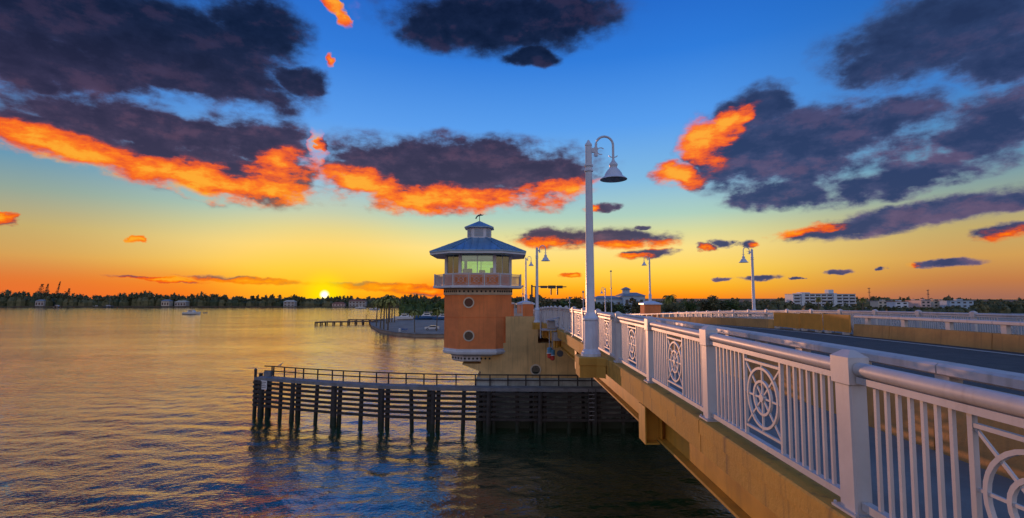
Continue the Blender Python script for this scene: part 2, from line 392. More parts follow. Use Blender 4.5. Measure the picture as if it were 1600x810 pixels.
def solo(name, mb, m, label, cat, loc, smooth=False, group=None):
    o = bpy.data.objects.new(name, mb.mesh(name, m, smooth, loc)); o.location = loc; COL.objects.link(o); ORG[o] = Vector(loc)
    return tag(o, label, cat, group)
def inst(name, me, parent, loc=(0, 0, 0), rot=(0, 0, 0)):
    """a piece that shares its mesh with its like; loc is local to the parent"""
    o = bpy.data.objects.new(name, me); COL.objects.link(o); o.parent = parent; o.location = loc; o.rotation_euler = rot
    return o
def copy_tree(o, parent=None):
    c = o.copy(); COL.objects.link(c); c.parent = parent
    for ch in o.children: copy_tree(ch, c)
    return c
def structure(o): o['kind'] = 'structure'; return o
def stuff(o): o['kind'] = 'stuff'; return o
rnd = random.Random(7)

# ------------------------------------------------------------------ bridge line
def dz(y):
    if y < 45: return .0195 * y - .00065 * y * y
    return .0195 * 45 - .00065 * 2025 - .039 * (y - 45)
ZC = EYE - 1.6375                  # kerb top at the camera
def zc(y): return ZC + dz(y)

# ------------------------------------------------------------------ water
def build_water():
    rs = [0, 3, 6]
    while rs[-1] < 900: rs.append(rs[-1] + max(.16, rs[-1] * .0068))
    while rs[-1] < 9000: rs.append(rs[-1] * 1.22)
    rs = np.array(rs)
    th = np.concatenate([np.linspace(-62, 62, 760), np.linspace(62, 298, 90)[1:-1]]) * math.pi / 180
    rr, tt = np.meshgrid(rs, th, indexing='ij')
    x = rr * np.sin(tt); y = rr * np.cos(tt); z = np.zeros_like(x)
    g = np.random.default_rng(5)
    sp = np.maximum(rr * .0068, rr * (124 / 760 * math.pi / 180)) + .05
    for i in range(64):
        L = .45 * (9 ** g.random()); k = 2 * math.pi / L
        a = R(-100 + g.normal() * 34); A = .0027 * L ** .8 * (.6 + .8 * g.random())
        ph = k * (x * math.cos(a) + y * math.sin(a)) + g.random() * 6.28
        z += A * np.clip((L / sp - 2.2) / 2.5, 0, 1) * np.sin(ph + .35 * np.sin(ph))
    z[rr > 1500] = 0
    n, m = z.shape
    me = bpy.data.meshes.new('water')
    co_ = np.stack([x, y, z], -1).reshape(-1, 3).astype(np.float32)
    i = np.arange(n - 1)[:, None] * m; j = np.arange(m)[None]; j2 = (j + 1) % m
    q = np.stack([i + j, i + j2, i + m + j2, i + m + j], -1).reshape(-1, 4).astype(np.int32)
    q = q[:, ::-1]
    me.vertices.add(len(co_)); me.vertices.foreach_set('co', co_.ravel())
    me.loops.add(q.size); me.loops.foreach_set('vertex_index', np.ascontiguousarray(q).ravel())
    me.polygons.add(len(q)); me.polygons.foreach_set('loop_start', np.arange(0, q.size, 4, dtype=np.int32))
    me.polygons.foreach_set('use_smooth', np.ones(len(q), bool))
    me.update(calc_edges=True); me.validate()
    me.materials.append(MATS['water'])
    o = bpy.data.objects.new('water', me); COL.objects.link(o); structure(o)
    o['label'] = 'rippled dark water of the wide channel'
build_water()

# ------------------------------------------------------------------ land
def slab(pts, z0, z1):
    return MB().stack([[(p[0], p[1], z0) for p in pts], [(p[0], p[1], z1) for p in pts]])
tip = [onz(*p, 0) for p in ((900, 527), (760, 527.5), (695, 527), (650, 526.5), (618, 524), (594, 519), (581, 512), (579, 508), (584, 504.5), (600, 501))]
tip = [(p.x, p.y) for p in tip]
PEN = [(700, 128.)] + tip + [(-50, 300), (-30, 440), (60, 560), (900, 620)]
structure(part('ground', slab(PEN, -2, .75), 'ground_paving'))
wallpts = tip[:]
cap = MB()
for a, b in zip(wallpts[:-1], wallpts[1:]):
    a, b = Vector((*a, .80)), Vector((*b, .80)); cap.bar(a, b + (b - a).normalized() * .1, .5, .22)
solo('seawall', cap, 'seawall', 'low grey concrete seawall cap round the tip of the car park', 'seawall', (tip[4][0], tip[4][1], 1.0))
shore = [(-1800, 605), (-400, 578), (-170, 586), (0, 600), (58, 600), (58, 900), (-1800, 900)]
structure(part('shore_ground', slab(shore, -2, .7), 'soil'))
structure(part('far_ground', slab([(-3000, 898), (3000, 615), (5000, 9000), (-5000, 9000)], -2, .6), 'soil'))

# ------------------------------------------------------------------ bridge
YS = [-8 + 2.0 * i for i in range(0, 40)] + [75, 85, 100, 120, 145, 175, 200]
XL, XR = 2.41, 18.72
br = thing('bridge', 'long tan concrete and steel drawbridge deck running away from the camera', 'bridge', (10, 30, 0))
part('deck_slab', MB().sweepy([(XL + .06, -.42), (XR - .06, -.42), (XR - .06, -.19), (XL + .06, -.19)], YS, zc), 'tan_concrete', br)
# kerb and fascia, cast in lengths with open joints
fy = [-8.] + [3.80 + 2.666 * 2 * k - 7.998 for k in range(1, 15)] + [75., 100., 150., 200.]
for k in range(len(fy) - 1):
    a, b = fy[k] + .012, fy[k + 1] - .012
    n = max(2, int((b - a) / 2.2)); ys = [a + (b - a) * i / n for i in range(n + 1)]
    f1 = part('fascia_section', MB().sweepy([(XL, -.175), (2.75, -.175), (2.75, 0), (XL + .015, 0), (XL, -.015)], ys, zc), 'tan_concrete', br)
    part('fascia_band', MB().sweepy([(XL + .018, -.405), (XL + .055, -.405), (XL + .055, -.18), (XL + .018, -.18)], ys, zc), 'tan_concrete', f1)
    if fy[k] < 60:
        part('fascia_section', MB().sweepy([(XR, -.4), (XR, 0), (XR - .35, 0), (XR - .35, -.19), (XR - .055, -.19), (XR - .055, -.4)], ys, zc), 'tan_concrete', br)
for gx in (2.80, 6.6, 10.6, 14.6, 18.3):
    g = part('girder', MB().sweepy([(gx, -.985), (gx + .03, -.985), (gx + .03, -.425), (gx, -.425)], [y for y in YS if -8 <= y <= 42], zc), 'tan_steel', br)
    part('flange', MB().sweepy([(gx - .13, -1.03), (gx + .16, -1.03), (gx + .16, -.99), (gx - .13, -.99)], [y for y in YS if -8 <= y <= 42], zc), 'tan_steel', g)
for by in (9.0, 18.0, 27.0, 35.6):
    z = zc(by)
    b = part('bracket', MB().box(2.43, 2.795, by + .20, by + .23, z - 1.03, z - .41), 'tan_steel', br)      # web
    part('end_plate', MB().box(2.405, 2.428, by, by + .43, z - 1.06, z - .408), 'tan_steel', b)
    part('bottom_plate', MB().box(2.43, 2.66, by + .002, by + .428, z - 1.06, z - 1.035), 'tan_steel', b)
    part('stiffener', MB().box(2.70, 2.72, by + .05, by + .195, z - .98, z - .43), 'tan_steel', b)
# corbels that carry the lamps
def corbel(px, y, w=.8):
    z = zc(y); c = .16
    def ring(i, zz): x0, x1, y0, y1 = 1.76 + i, XL - .003, y - w / 2 + i, y + w / 2 - i; return [(x1, y0 - c, zz), (x1, y1 + c, zz), (x1 - .2, y1, zz), (x0, y1, zz), (x0, y0, zz), (x1 - .2, y0, zz)]
    o = part('lamp_corbel', MB().stack([ring(.02, z - .5), ring(.02, z - .2)]).stack([ring(0, z - .195), ring(0, z - .02), ring(.02, z)]), 'tan_concrete', br)
L1Y, L2Y = 13.1, 37.9
corbel(0, L1Y); corbel(0, L2Y)
# walkway, kerb step and carriageway
structure(part('sidewalk', MB().sweepy([(2.76, -.18), (4.46, -.18), (4.46, -.03), (2.76, -.03)], YS, zc), 'sidewalk_concrete'))
structure(part('far_sidewalk', MB().sweepy([(15.66, -.18), (18.5, -.18), (18.5, -.12), (15.66, -.12)], YS, zc), 'sidewalk_concrete'))
structure(part('road', MB().sweepy([(4.80, -.185), (15.34, -.185), (15.34, -.14), (4.80, -.14)], YS, zc), 'asphalt'))
for x0, nm in ((5.15, 'edge_line'), (14.55, 'edge_line')):
    structure(part(nm, MB().sweepy([(x0, -.138), (x0 + .15, -.138), (x0 + .15, -.134), (x0, -.134)], YS, zc), 'road_paint'))
for x0 in (9.95, 10.2):
    structure(part('centre_line', MB().sweepy([(x0, -.138), (x0 + .11, -.138), (x0 + .11, -.134), (x0, -.134)], YS, zc), 'road_paint'))

# ------------------------------------------------------------------ railings
SPC = 2.666
def post_meshes():
    b = MB().cbox(-.065, .065, -.09, .09, .02, .94, .012)
    cp = MB(); w, d = .078, .103
    def rg(i, z): return [(-w + i, -d + i, z), (w - i, -d + i, z), (w - i, d - i, z), (-w + i, d - i, z)]
    cp.stack([rg(0, .938), rg(0, 1.135), rg(.012, 1.145), rg(.062, 1.185)])
    bp = MB().box(-.10, .10, -.135, .135, .002, .02)
    for sx in (-.082, .082):
        for sy in (-.117, .117): bp.lathe([(.013, .02), (.013, .036), (.007, .042)], 6, (sx, sy, 0))
    return b.mesh('post', 'rail_paint'), cp.mesh('post_cap', 'rail_paint'), bp.mesh('base_plate', 'rail_paint')
PM = post_meshes()
LH = (SPC - .20) / 2             # half clear length of a panel
def panel_meshes():
    M = {}
    M['panel'] = MB().box(-.03, .03, -LH, LH, .055, .11).box(-.035, .035, -LH, LH, .955, 1.0).mesh('railing_panel', 'rail_paint')
    M['tube'] = MB().tube([(0, -LH - .01, 1.052), (0, LH + .01, 1.052)], .052, 16).mesh('hand_rail', 'rail_paint', True)
    M['bal'] = MB().box(-.012, .012, -.012, .012, .108, .957).mesh('baluster', 'rail_paint')
    fr = MB()
    for s in (-1, 1): fr.box(-.016, .016, s * .36 - .016, s * .36 + .016, .108, .957)
    fr.box(-.014, .014, -.345, .345, .88, .905).box(-.014, .014, -.345, .345, .19, .215)
    M['frame'] = fr.mesh('medallion_frame', 'rail_paint')
    M['ring'] = MB().torus(.295, .026, 32, 'x', (0, 0, .547)).mesh('ring', 'rail_paint', True)
    M['ring2'] = MB().torus(.165, .026, 24, 'x', (0, 0, .547)).mesh('ring', 'rail_paint', True)
    M['hub'] = MB().tube([(-.02, 0, .547), (.02, 0, .547)], .04, 12).mesh('hub', 'rail_paint', True)
    M['spv'] = MB().bar((0, 0, .217), (0, 0, .878), .018, .018).mesh('spoke', 'rail_paint')
    M['sph'] = MB().bar((0, -.344, .547), (0, .344, .547), .016, .018).mesh('spoke', 'rail_paint')
    M['spd'] = MB().bar((0, -.34, .22), (0, .34, .876), .014, .018).mesh('spoke', 'rail_paint')
    M['spe'] = MB().bar((0, .34, .22), (0, -.34, .876), .014, .017).mesh('spoke', 'rail_paint')
    return M
PN = panel_meshes()
BALY = [s * (.385 + .10 + .1 * i) for s in (-1, 1) for i in range(7)]
def railing(X, y0, n, label, ndetail, zoff=0.):
    base = (X, y0, zc(y0))
    t = thing('bridge_railing', label, 'railing', base)
    rest = MB()
    for k in range(n + 1):
        y = y0 + SPC * k; lp = (0, y - y0, zc(y) - base[2] + zoff)
        p = inst('post', PM[0], t, lp); inst('post_cap', PM[1], p); inst('base_plate', PM[2], p)
        if k == n: break
        ym = y + SPC / 2; sl = math.atan2(zc(y + SPC) - zc(y), SPC)
        pl = inst('railing_panel', PN['panel'], t, (0, ym - y0, (zc(y) + zc(y + SPC)) / 2 - base[2] + zoff), (sl, 0, 0))
        inst('hand_rail', PN['tube'], pl); inst('medallion_frame', PN['frame'], pl)
        inst('ring', PN['ring'], pl); inst('ring', PN['ring2'], pl); inst('hub', PN['hub'], pl)
        for q in ('spv', 'sph', 'spd', 'spe'): inst('spoke', PN[q], pl)
        if k < ndetail:
            for b in BALY: inst('baluster', PN['bal'], pl, (0, b, 0))
        else:
            zz = (zc(y) + zc(y + SPC)) / 2 + zoff
            for b in BALY:
                zb = zz + b * math.tan(sl); rest.box(X - .012, X + .012, ym + b - .012, ym + b + .012, zb + .108, zb + .957)
    if rest.v: stuff(part('balusters', rest, 'rail_paint', t))
    return t
RX = 2.567
railing(RX, 3.80 - 2 * SPC, 24, 'white metal railing with ship wheel medallions nearest the camera, along the water side', 17)
railing(18.42, 3.80 + 3 * SPC, 34, 'white metal railing on the far side of the road, beyond the tan barrier', 10, -.187)

# ------------------------------------------------------------------ traffic barriers
def barrier(xc, ya, yb, ztop, zbase, face, label, joint, step_, railh, nm, y_skip=None):
    t = thing('traffic_barrier', label, 'barrier', (xc, 20, zc(20)))
    y = ya
    while y < yb:
        b = min(yb, y + joint); ys = [y + .015, (y + b) / 2, b - .015]
        part('barrier_section', MB().sweepy([(xc - .20, zbase), (xc + .20, zbase), (xc + .15, ztop - .02), (xc + .13, ztop), (xc - .13, ztop), (xc - .15, ztop - .02)], ys, zc), 'barrier_concrete', t)
        y = b
    pm = MB().box(-.07, .07, -.09, .09, 0, railh + .001).mesh('rail_post', 'rail_paint')
    y = ya + .6
    while y < min(yb, 90):
        inst('rail_post', pm, t, (0, y - 20, zc(y) + ztop - zc(20)))
        y += step_
    y = ya
    while y < yb:
        b = min(yb, y + joint * 1.0); ys = [y + .01, (y + b) / 2, b - .01]
        z0 = ztop + railh
        part('rail', MB().sweepy([(xc - .13, z0 + .02), (xc - .10, z0), (xc + .10, z0), (xc + .13, z0 + .02), (xc + .13, z0 + .10), (xc + .10, z0 + .125), (xc - .10, z0 + .125), (xc - .13, z0 + .10)], ys, zc), 'rail_paint', t)
        y = b
    return t
barrier(4.62, -7.0, 75, .66, -.16, 1, 'tan concrete barrier with white rail between the near walkway and the road', 4.1, 1.3, .085, 'n')
barrier(15.5, 3., 22.3, .38, -.16, -1, 'tan concrete barrier with white rail across the road, right of the tall orange panels', 4.3, 2.0, .27, 'f')
barrier(15.5, 29.6, 110, .38, -.16, -1, 'tan concrete barrier with white rail across the road, left of the tall orange panels', 4.3, 2.0, .27, 'f')
for k, (pa, pb) in enumerate(((1207, 1247), (1248, 1282), (1284, 1326))):
    Ya, Yb = [F * 15.38 / (p - 795.2) for p in (pa, pb)]
    y0, y1 = min(Ya, Yb) + .03, max(Ya, Yb) - .03; z = zc((y0 + y1) / 2)
    t = thing('barrier_panel', ['leftmost of the three tall orange panels across the road', 'middle one of the three tall orange panels across the road', 'rightmost of the three tall orange panels across the road, catching the most light'][k], 'panel', (15.45, (y0 + y1) / 2, z - .14), 'tall orange barrier panels')
    part('board', MB().cbox(15.38, 15.47, y0, y1, z - .02, z + .78, .012), 'barrier_panel_paint', t)
    for yy in (y0 + .25, y1 - .35): part('foot', MB().box(15.3, 15.55, yy, yy + .14, z - .139, z - .021), 'rail_paint', t)
    for yy in (y0 + .2, y1 - .3): part('stay', MB().bar((15.48, yy, z + .62), (15.75, yy, z - .10), .06, .06), 'grey_metal', t)

# ------------------------------------------------------------------ street lamps
def make_lamp():
    t = thing('street_lamp', '-', 'street lamp', (0, 0, 0), 'white gooseneck lamps along the bridge')
    part('base', MB().lathe([(.26, 0), (.26, .07), (.235, .10), (.225, .13), (.19, .18), (.185, .9), (.205, .93), (.205, .97), (.16, 1.03), (.125, 1.12)], 12), 'lamp_paint', t)
    sh = part('shaft', MB().lathe([(.118, 1.10), (.085, 5.55), (.095, 5.56), (.095, 5.6), (.05, 5.66), (.02, 5.72)], 14), 'lamp_paint', t, True)
    for z in (5.02, 4.88): part('collar', MB().lathe([(.09, z - .03), (.118, z - .02), (.118, z + .02), (.09, z + .03)], 14), 'lamp_paint', sh)
    part('hand_hole', MB().box(-.03, .03, -.193, -.18, .45, .62), 'lamp_paint', t)
    pts = [(.2, 0, 5.33), (.2, 0, 5.55)] + [(.43 - .23 * math.cos(a), 0, 5.58 + .24 * math.sin(a)) for a in [math.pi * i / 12 for i in range(13)]] + [(.66, 0, 5.4), (.66, 0, 5.16)]
    ar = part('arm', MB().tube(pts, .032, 8), 'lamp_paint', t, True)
    part('arm_bracket', MB().box(.07, .2, -.035, .035, 5.38, 5.5).tube([(.2, 0, 5.28), (.2, 0, 5.52)], .05, 8), 'lamp_paint', ar)
    c = [(.33 + .10 * math.cos(a), 0, 5.42 + .09 * math.sin(a)) for a in [R(40 + 250 * i / 12) for i in range(13)]]
    part('scroll', MB().tube(c, .013, 6), 'lamp_paint', ar)
    c = [(.66 + .11 * math.cos(a), 0, 5.30 + .05 * math.sin(a)) for a in [R(180 + 180 * i / 8) for i in range(9)]]
    part('scroll', MB().tube(c, .013, 6), 'lamp_paint', ar)
    prof = [(.035, 5.18), (.06, 5.13), (.11, 5.07), (.115, 5.03), (.10, 5.01), (.10, 4.96), (.16, 4.90), (.215, 4.82), (.245, 4.74), (.36, 4.655), (.36, 4.645), (.235, 4.73), (.2, 4.81), (.09, 4.93)]
    s_ = part('shade', MB().lathe(prof, 20, (.66, 0, 0)), 'lamp_paint', t, True)
    part('lens', MB().lathe([(.19, 4.80), (.16, 4.73), (.08, 4.70)], 14, (.66, 0, 0)), 'grey_metal', s_, True)
    return t
lampP = make_lamp(); used = []
def lamp(loc, face, label):
    o = lampP if not used else copy_tree(lampP); used.append(o)
    o.location = loc; o.rotation_euler.z = 0 if face > 0 else math.pi; o['label'] = label; return o
lamp((2.13, L1Y, zc(L1Y)), 1, 'tallest white gooseneck street lamp, nearest, on its own corbel outside the railing')
lamp((2.13, L2Y, zc(L2Y)), 1, 'white gooseneck street lamp just right of the orange tower')
p = at(823, 471, 62); lamp((p.x - .1, 62, p.z - .25), 1, 'small white gooseneck street lamp partly behind the orange tower roof')
lamp((at(1178, 480, 38).x, 38, zc(38) - .1), -1, 'white gooseneck street lamp on the far side of the road, rightmost of all')
p = at(1016, 471, 62); lamp((p.x, 62, p.z - .2), -1, 'white gooseneck street lamp rising from the blue capped pedestal across the road')
p = at(946, 484, 96); lamp((p.x, 96, zc(96) + .3), -1, 'smallest distant gooseneck street lamp right of the nearest lamp post')
def pedestal(X, Y, label):
    z = at(1016, 471, Y).z; b = zc(Y) - .2
    t = thing('lamp_pedestal', label, 'pedestal', (X, Y, b), 'blue capped lamp pedestals')
    part('plinth', MB().cbox(X - 1.0, X + 1.0, Y - 1.0, Y + 1.0, b, z - .4, .03), 'tower_stucco', t)
    part('cap', MB().stack([[(X + sx * w, Y + sy * w, zz) for sx, sy in ((-1, -1), (1, -1), (1, 1), (-1, 1))] for w, zz in ((1.15, z - .4), (1.15, z - .26), (.45, z), (.3, z + .04))]), 'lamp_paint', t)
pedestal(at(1016, 471, 62).x, 62, 'orange lamp pedestal with pale blue cap on the far side of the road')
pedestal(at(821, 471, 62).x, 62, 'orange lamp pedestal with pale blue cap beside the orange tower')
def mast(px, y0, y1, Y, label, r=.05):
    a, b = at(px, y0, Y), at(px, y1, Y)
    t = thing('mast', label, 'mast', (b.x, Y, zc(Y) if b.z > zc(Y) else b.z))
    part('pole', MB().tube([(b.x, Y, ORG[t].z), (b.x, Y, a.z)], [r, r * .6], 8), 'lamp_paint', t)
    part('fitting', MB().lathe([(r * 1.8, -.12), (r * 2.2, 0), (r * 1.2, .12)], 8, (b.x, Y, a.z - .1)), 'grey_metal', t)
    part('clamp', MB().box(b.x - .14, b.x + .14, Y - .08, Y + .08, a.z * .55 + b.z * .45, a.z * .55 + b.z * .45 + .12), 'grey_metal', t)
mast(955.5, 423, 486, 90, 'tall thin mast right of the smallest distant lamp', .09)
mast(911.5, 455, 486, 60, 'short white pole standing left of the nearest lamp post', .06)
mast(890, 464, 486, 55, 'short white pole with small head above the railing')
mast(817, 446, 478, 64, 'thin dark pole between the tower balcony and the street lamps')

# ------------------------------------------------------------------ pier
PY = 41.6
pr = thing('bridge_pier', 'massive tan concrete bridge pier below the orange tower', 'pier', (4, PY, 0))
x0 = at(751, 590, PY).x; xa = at(790, 520, PY).x
part('pier_wall', MB().box(x0, 20.5, PY, 62, -3, 6.8), 'pier_concrete', pr)
part('abutment', MB().box(xa, 2.40, PY + .003, 50, 6.8, at(800, 495, PY).z), 'pier_concrete', pr)
part('footing', MB().box(x0 - .35, 21, PY - .35, 62.5, -3, at(746, 592, PY - .35).z), 'wet_concrete', pr)
zt5 = at(722, 569, PY).z; zb5 = at(751, 580, PY).z
xc5 = at(722, 569, PY).x
part('corbel', MB().stack([[(x0 + .01, PY + .02, zb5 - .05), (x0 + .01, 46, zb5 - .05), (x0 + .01, 46, zt5), (x0 + .01, PY + .02, zt5)], [(xc5, PY + .02, zt5 - .05), (xc5, 46, zt5 - .05), (xc5, 46, zt5), (xc5, PY + .02, zt5)]]), 'pier_concrete', pr)
q = at(837, 578, PY)
pt = part('porthole', MB().torus(.40, .10, 28, 'y', (q.x, PY - .02, q.z), .12), 'cream_trim', pr)
part('pane', MB().tube([(q.x, PY - .03, q.z), (q.x, PY + .02, q.z)], .36, 24), 'porthole_glass', pt)
for jx in (2.9, 6.2): part('wall_joint', MB().box(jx, jx + .12, PY - .03, PY + .01, -1, 6.8), 'pier_concrete', pr)
# parapet and gate behind the abutment
zp = at(800, 495, PY).z; zcp = at(800, 475.5, 42.4).z
pw = thing('parapet_wall', 'low orange parapet wall with pale cap beside the tower gate', 'wall', (.5, 42.4, zp))
part('wall', MB().box(at(788, 480, 42.4).x, at(803, 480, 42.4).x, 42.4, 42.65, zp, zcp), 'tower_stucco', pw)
part('wall', MB().box(at(817, 480, 42.4).x, at(833, 480, 42.4).x, 42.4, 42.65, zp, zcp), 'tower_stucco', pw)
part('cap', MB().box(at(788, 480, 42.4).x, at(803, 480, 42.4).x + .05, 42.33, 42.72, zcp, zcp + .16), 'tower_trim', pw)
part('cap', MB().box(at(817, 480, 42.4).x - .05, at(833, 480, 42.4).x, 42.33, 42.72, zcp, zcp + .16), 'tower_trim', pw)
gt = thing('picket_gate', 'small white picket gate set in the orange parapet', 'gate', (at(810, 480, 42.4).x, 42.5, zp))
ga, gb = at(803.6, 480, 42.4).x, at(816.5, 480, 42.4).x
part('frame', MB().box(ga, ga + .06, 42.47, 42.53, zp, zcp + .1).box(gb - .06, gb, 42.47, 42.53, zp, zcp + .1).box(ga + .06, gb - .06, 42.48, 42.52, zcp, zcp + .06).box(ga + .06, gb - .06, 42.48, 42.52, zp + .06, zp + .12), 'rail_paint', gt)
pm = MB().box(-.015, .015, -.012, .012, .12, zcp - zp).mesh('picket', 'rail_paint')
for i in range(5): inst('picket', pm, gt, (ga + .06 + (gb - ga - .12) * (i + .5) / 5 - ORG[gt].x, 0, 0))

# ------------------------------------------------------------------ tower
TX, TA, TC = -2.61, 2.83, 1.30
TY = 41.0 + TA
def oct_(a, c, z, x=TX, y=TY):
    return [(x + u, y + v, z) for u, v in ((-(a - c), -a), (a - c, -a), (a, -(a - c)), (a, a - c), (a - c, a), (-(a - c), a), (-a, a - c), (-a, -(a - c)))]
def zt(py, Y=41.): return at(746, py, Y).z
tw = thing('bridge_tower', 'orange octagonal bridge tender tower with blue metal roof and balcony', 'tower', (TX, TY, zt(567.5)))
Z0, Z1, ZS, Z2, Z3, Z4 = zt(567.5), zt(546.6), zt(496.3), zt(459.8), zt(451), zt(447.3)
ZW0, ZW1, ZE = zt(427), zt(398), at(746, 392, TY - 4.05).z
# body, in two lifts with a recessed joint
bd = part('body', MB().stack([oct_(TA, TC, Z1), oct_(TA, TC, ZS - .03), oct_(TA - .025, TC, ZS - .025), oct_(TA - .025, TC, ZS + .005), oct_(TA, TC, ZS + .01), oct_(TA, TC, Z2)]), 'tower_stucco', tw)
part('base_moulding', MB().stack([oct_(TA - .42, TC, Z0 + .58), oct_(TA - .1, TC, Z0 + .62), oct_(TA - .02, TC, Z0 + .68), oct_(TA + .05, TC, Z0 + .70), oct_(TA + .05, TC, Z1 - .28), oct_(TA + .09, TC, Z1 - .26), oct_(TA + .09, TC, Z1 - .14), oct_(TA + .04, TC, Z1 - .12), oct_(TA + .04, TC, Z1 + .04)]), 'tower_trim', tw)
bs = part('base_band', MB().stack([oct_(TA - .80, TC * .7, Z0), oct_(TA - .62, TC * .8, Z0 + .10), oct_(TA - .60, TC * .8, Z0 + .46), oct_(TA - .42, TC, Z0 + .57)]), 'tower_trim', tw)
cr = part('cornice_band', MB().stack([oct_(TA + .05, TC, Z2 - .06), oct_(TA + .07, TC, Z2), oct_(TA + .07, TC, Z3), oct_(TA + .2, TC, Z3 + .02)]), 'cream_trim', tw)
def along(a, b, n, off=.0):
    return [Vector(a).lerp(Vector(b), (i + .5) / n) for i in range(n)]
# dentil holes
hm = MB().tube([(0, -.02, 0), (0, .03, 0)], .085, 10).mesh('vent_hole', 'dark_gap')
def holes(a, c, z, n, parent, faces):
    o = oct_(a, c, z)
    for fi in faces:
        p0, p1 = Vector(o[fi]), Vector(o[(fi + 1) % 8]); ang = math.atan2((p1 - p0).y, (p1 - p0).x)
        for p in along(p0, p1, n): inst('vent_hole', hm, parent, p - ORG[tw], (0, 0, ang))
holes(TA + .07, TC, (Z2 + Z3) / 2, 9, cr, (0,)); holes(TA + .07, TC, (Z2 + Z3) / 2, 7, cr, (1, 7))
holes(TA - .605, TC * .8, Z0 + .28, 7, bs, (0,)); holes(TA - .605, TC * .8, Z0 + .28, 4, bs, (7,))
for py, px in ((473, 732.5), (525, 732.5)):
    q = at(px, py, 41)
    pt = part('porthole', MB().torus(.40, .10, 28, 'y', (q.x, 40.98, q.z), .12), 'cream_trim', tw)
    part('pane', MB().tube([(q.x, 40.97, q.z), (q.x, 41.02, q.z)], .36, 24), 'porthole_glass', pt)
# balcony
AB, CB = 3.72, 1.70
part('balcony_slab', MB().stack([oct_(AB - .06, CB, Z3 + .03), oct_(AB, CB, Z3 + .06), oct_(AB, CB, Z4 + .02), oct_(AB - .04, CB, Z4 + .05)]), 'tower_trim', tw)
rb = part('balcony_railing', MB(), 'rail_paint', tw)
o = oct_(AB - .12, CB, 0); zf = Z4 + .05; HR = zt(428, 40) - zf
pkm = MB().box(-.014, .014, -.014, .014, .10, HR - .06).mesh('picket', 'rail_paint'); 
psm = MB().box(-.055, .055, -.055, .055, 0, HR + .05).mesh('post', 'rail_paint')
for i in range(8):
    a, b = Vector(o[i]), Vector(o[(i + 1) % 8]); L = (b - a).length; u = (b - a).normalized(); ang = math.atan2(u.y, u.x)
    for z, h in ((HR - .03, .06), (HR - .17, .03), (.09, .04)): part('rail', MB().bar(a + Vector((0, 0, zf + z)), b + Vector((0, 0, zf + z)), .05, h), 'rail_paint', rb)
    nb = 3 if L > 3 else 2
    for k in range(nb):
        pa = a + u * L * k / nb; inst('post', psm, rb, pa + Vector((0, 0, zf)) - ORG[tw], (0, 0, ang))
        seg = L / nb; npk = int(seg / .13)
        if i in (0,):     # wheel motif in the front bays
            mid = pa + u * seg / 2 + Vector((0, 0, zf + HR * .5))
            part('ring', MB().torus(.22, .03, 20, 'y', mid, .03), 'rail_paint', rb)
            for s in (-1, 1): part('spoke', MB().bar(mid - u * seg * .4 + Vector((0, 0, -s * .33)), mid + u * seg * .4 + Vector((0, 0, s * .33)), .02, .02), 'rail_paint', rb)
        for j in range(1, npk):
            if i == 0 and abs(j - npk / 2) < npk * .34: continue
            inst('picket', pkm, rb, pa + u * seg * j / npk + Vector((0, 0, zf)) - ORG[tw], (0, 0, ang))
# lookout room: sill wall, corner posts, panes, head
AW, CW = TA - .02, TC
part('sill_wall', MB().stack([oct_(AW, CW, Z4 + .052), oct_(AW, CW, ZW0 - .04)]), 'tower_stucco', tw)
part('window_sill', MB().stack([oct_(AW + .06, CW, ZW0 - .039), oct_(AW + .06, CW, ZW0 + .02)]), 'tower_trim', tw)
hd = MB(); oi, oo = oct_(AW - .12, CW, 0), oct_(AW, CW, 0)
hd.stack([oct_(AW, CW, ZW1), oct_(AW, CW, ZE + .25)])
part('window_head', hd, 'tower_trim', tw)
for i in range(8):
    p = Vector(oct_(AW - .09, CW, 0)[i]); part('corner_post', MB().cbox(p.x - .13, p.x + .13, p.y - .13, p.y + .13, ZW0 + .02, ZW1, .03), 'tower_trim', tw)
    a, b = Vector(oct_(AW - .10, CW, 0)[i]), Vector(oct_(AW - .10, CW, 0)[(i + 1) % 8]); u = (b - a).normalized(); L = (b - a).length
    nb = 2
    for k in range(nb):
        s0, s1 = a + u * (L * k / nb + (.14 if k == 0 else .02)), a + u * (L * (k + 1) / nb - (.14 if k == nb - 1 else .02)); nn = Vector((u.y, -u.x, 0)) * .006
        z0, z1 = Vector((0, 0, ZW0 + .021)), Vector((0, 0, ZW1 - .001))
        part('pane', MB().stack([[s0 + z0 - nn, s1 + z0 - nn, s1 + z0 + nn, s0 + z0 + nn], [s0 + z1 - nn, s1 + z1 - nn, s1 + z1 + nn, s0 + z1 + nn]]), 'tower_glass', tw)
    m_ = a + u * L / 2; part('mullion', MB().bar(m_ + Vector((0, 0, ZW0 + .021)), m_ + Vector((0, 0, ZW1 - .001)), .045, .06), 'tower_trim', tw)
    # dark transom blinds under the head
    part('blind', MB().bar(a + u * .15 + Vector((0, 0, ZW1 - .09)) + Vector((-u.y, u.x, 0)) * .08, b - u * .15 + Vector((0, 0, ZW1 - .09)) + Vector((-u.y, u.x, 0)) * .08, .02, .17), 'dark_gap', tw)
part('floor', MB().stack([oct_(AW - .15, CW, ZW0 - .035), oct_(AW - .15, CW, ZW0 - .02)]), 'grey_metal', tw)
for dx, w, d, h in ((-.9, .8, .5, .42), (.35, .5, .35, .30), (1.2, .35, .3, .5)):
    cs = part('console', MB().cbox(TX + dx - w / 2, TX + dx + w / 2, TY - 1.9, TY - 1.9 + d, ZW0 - .015, ZW0 + h, .03), 'dark_metal', tw)
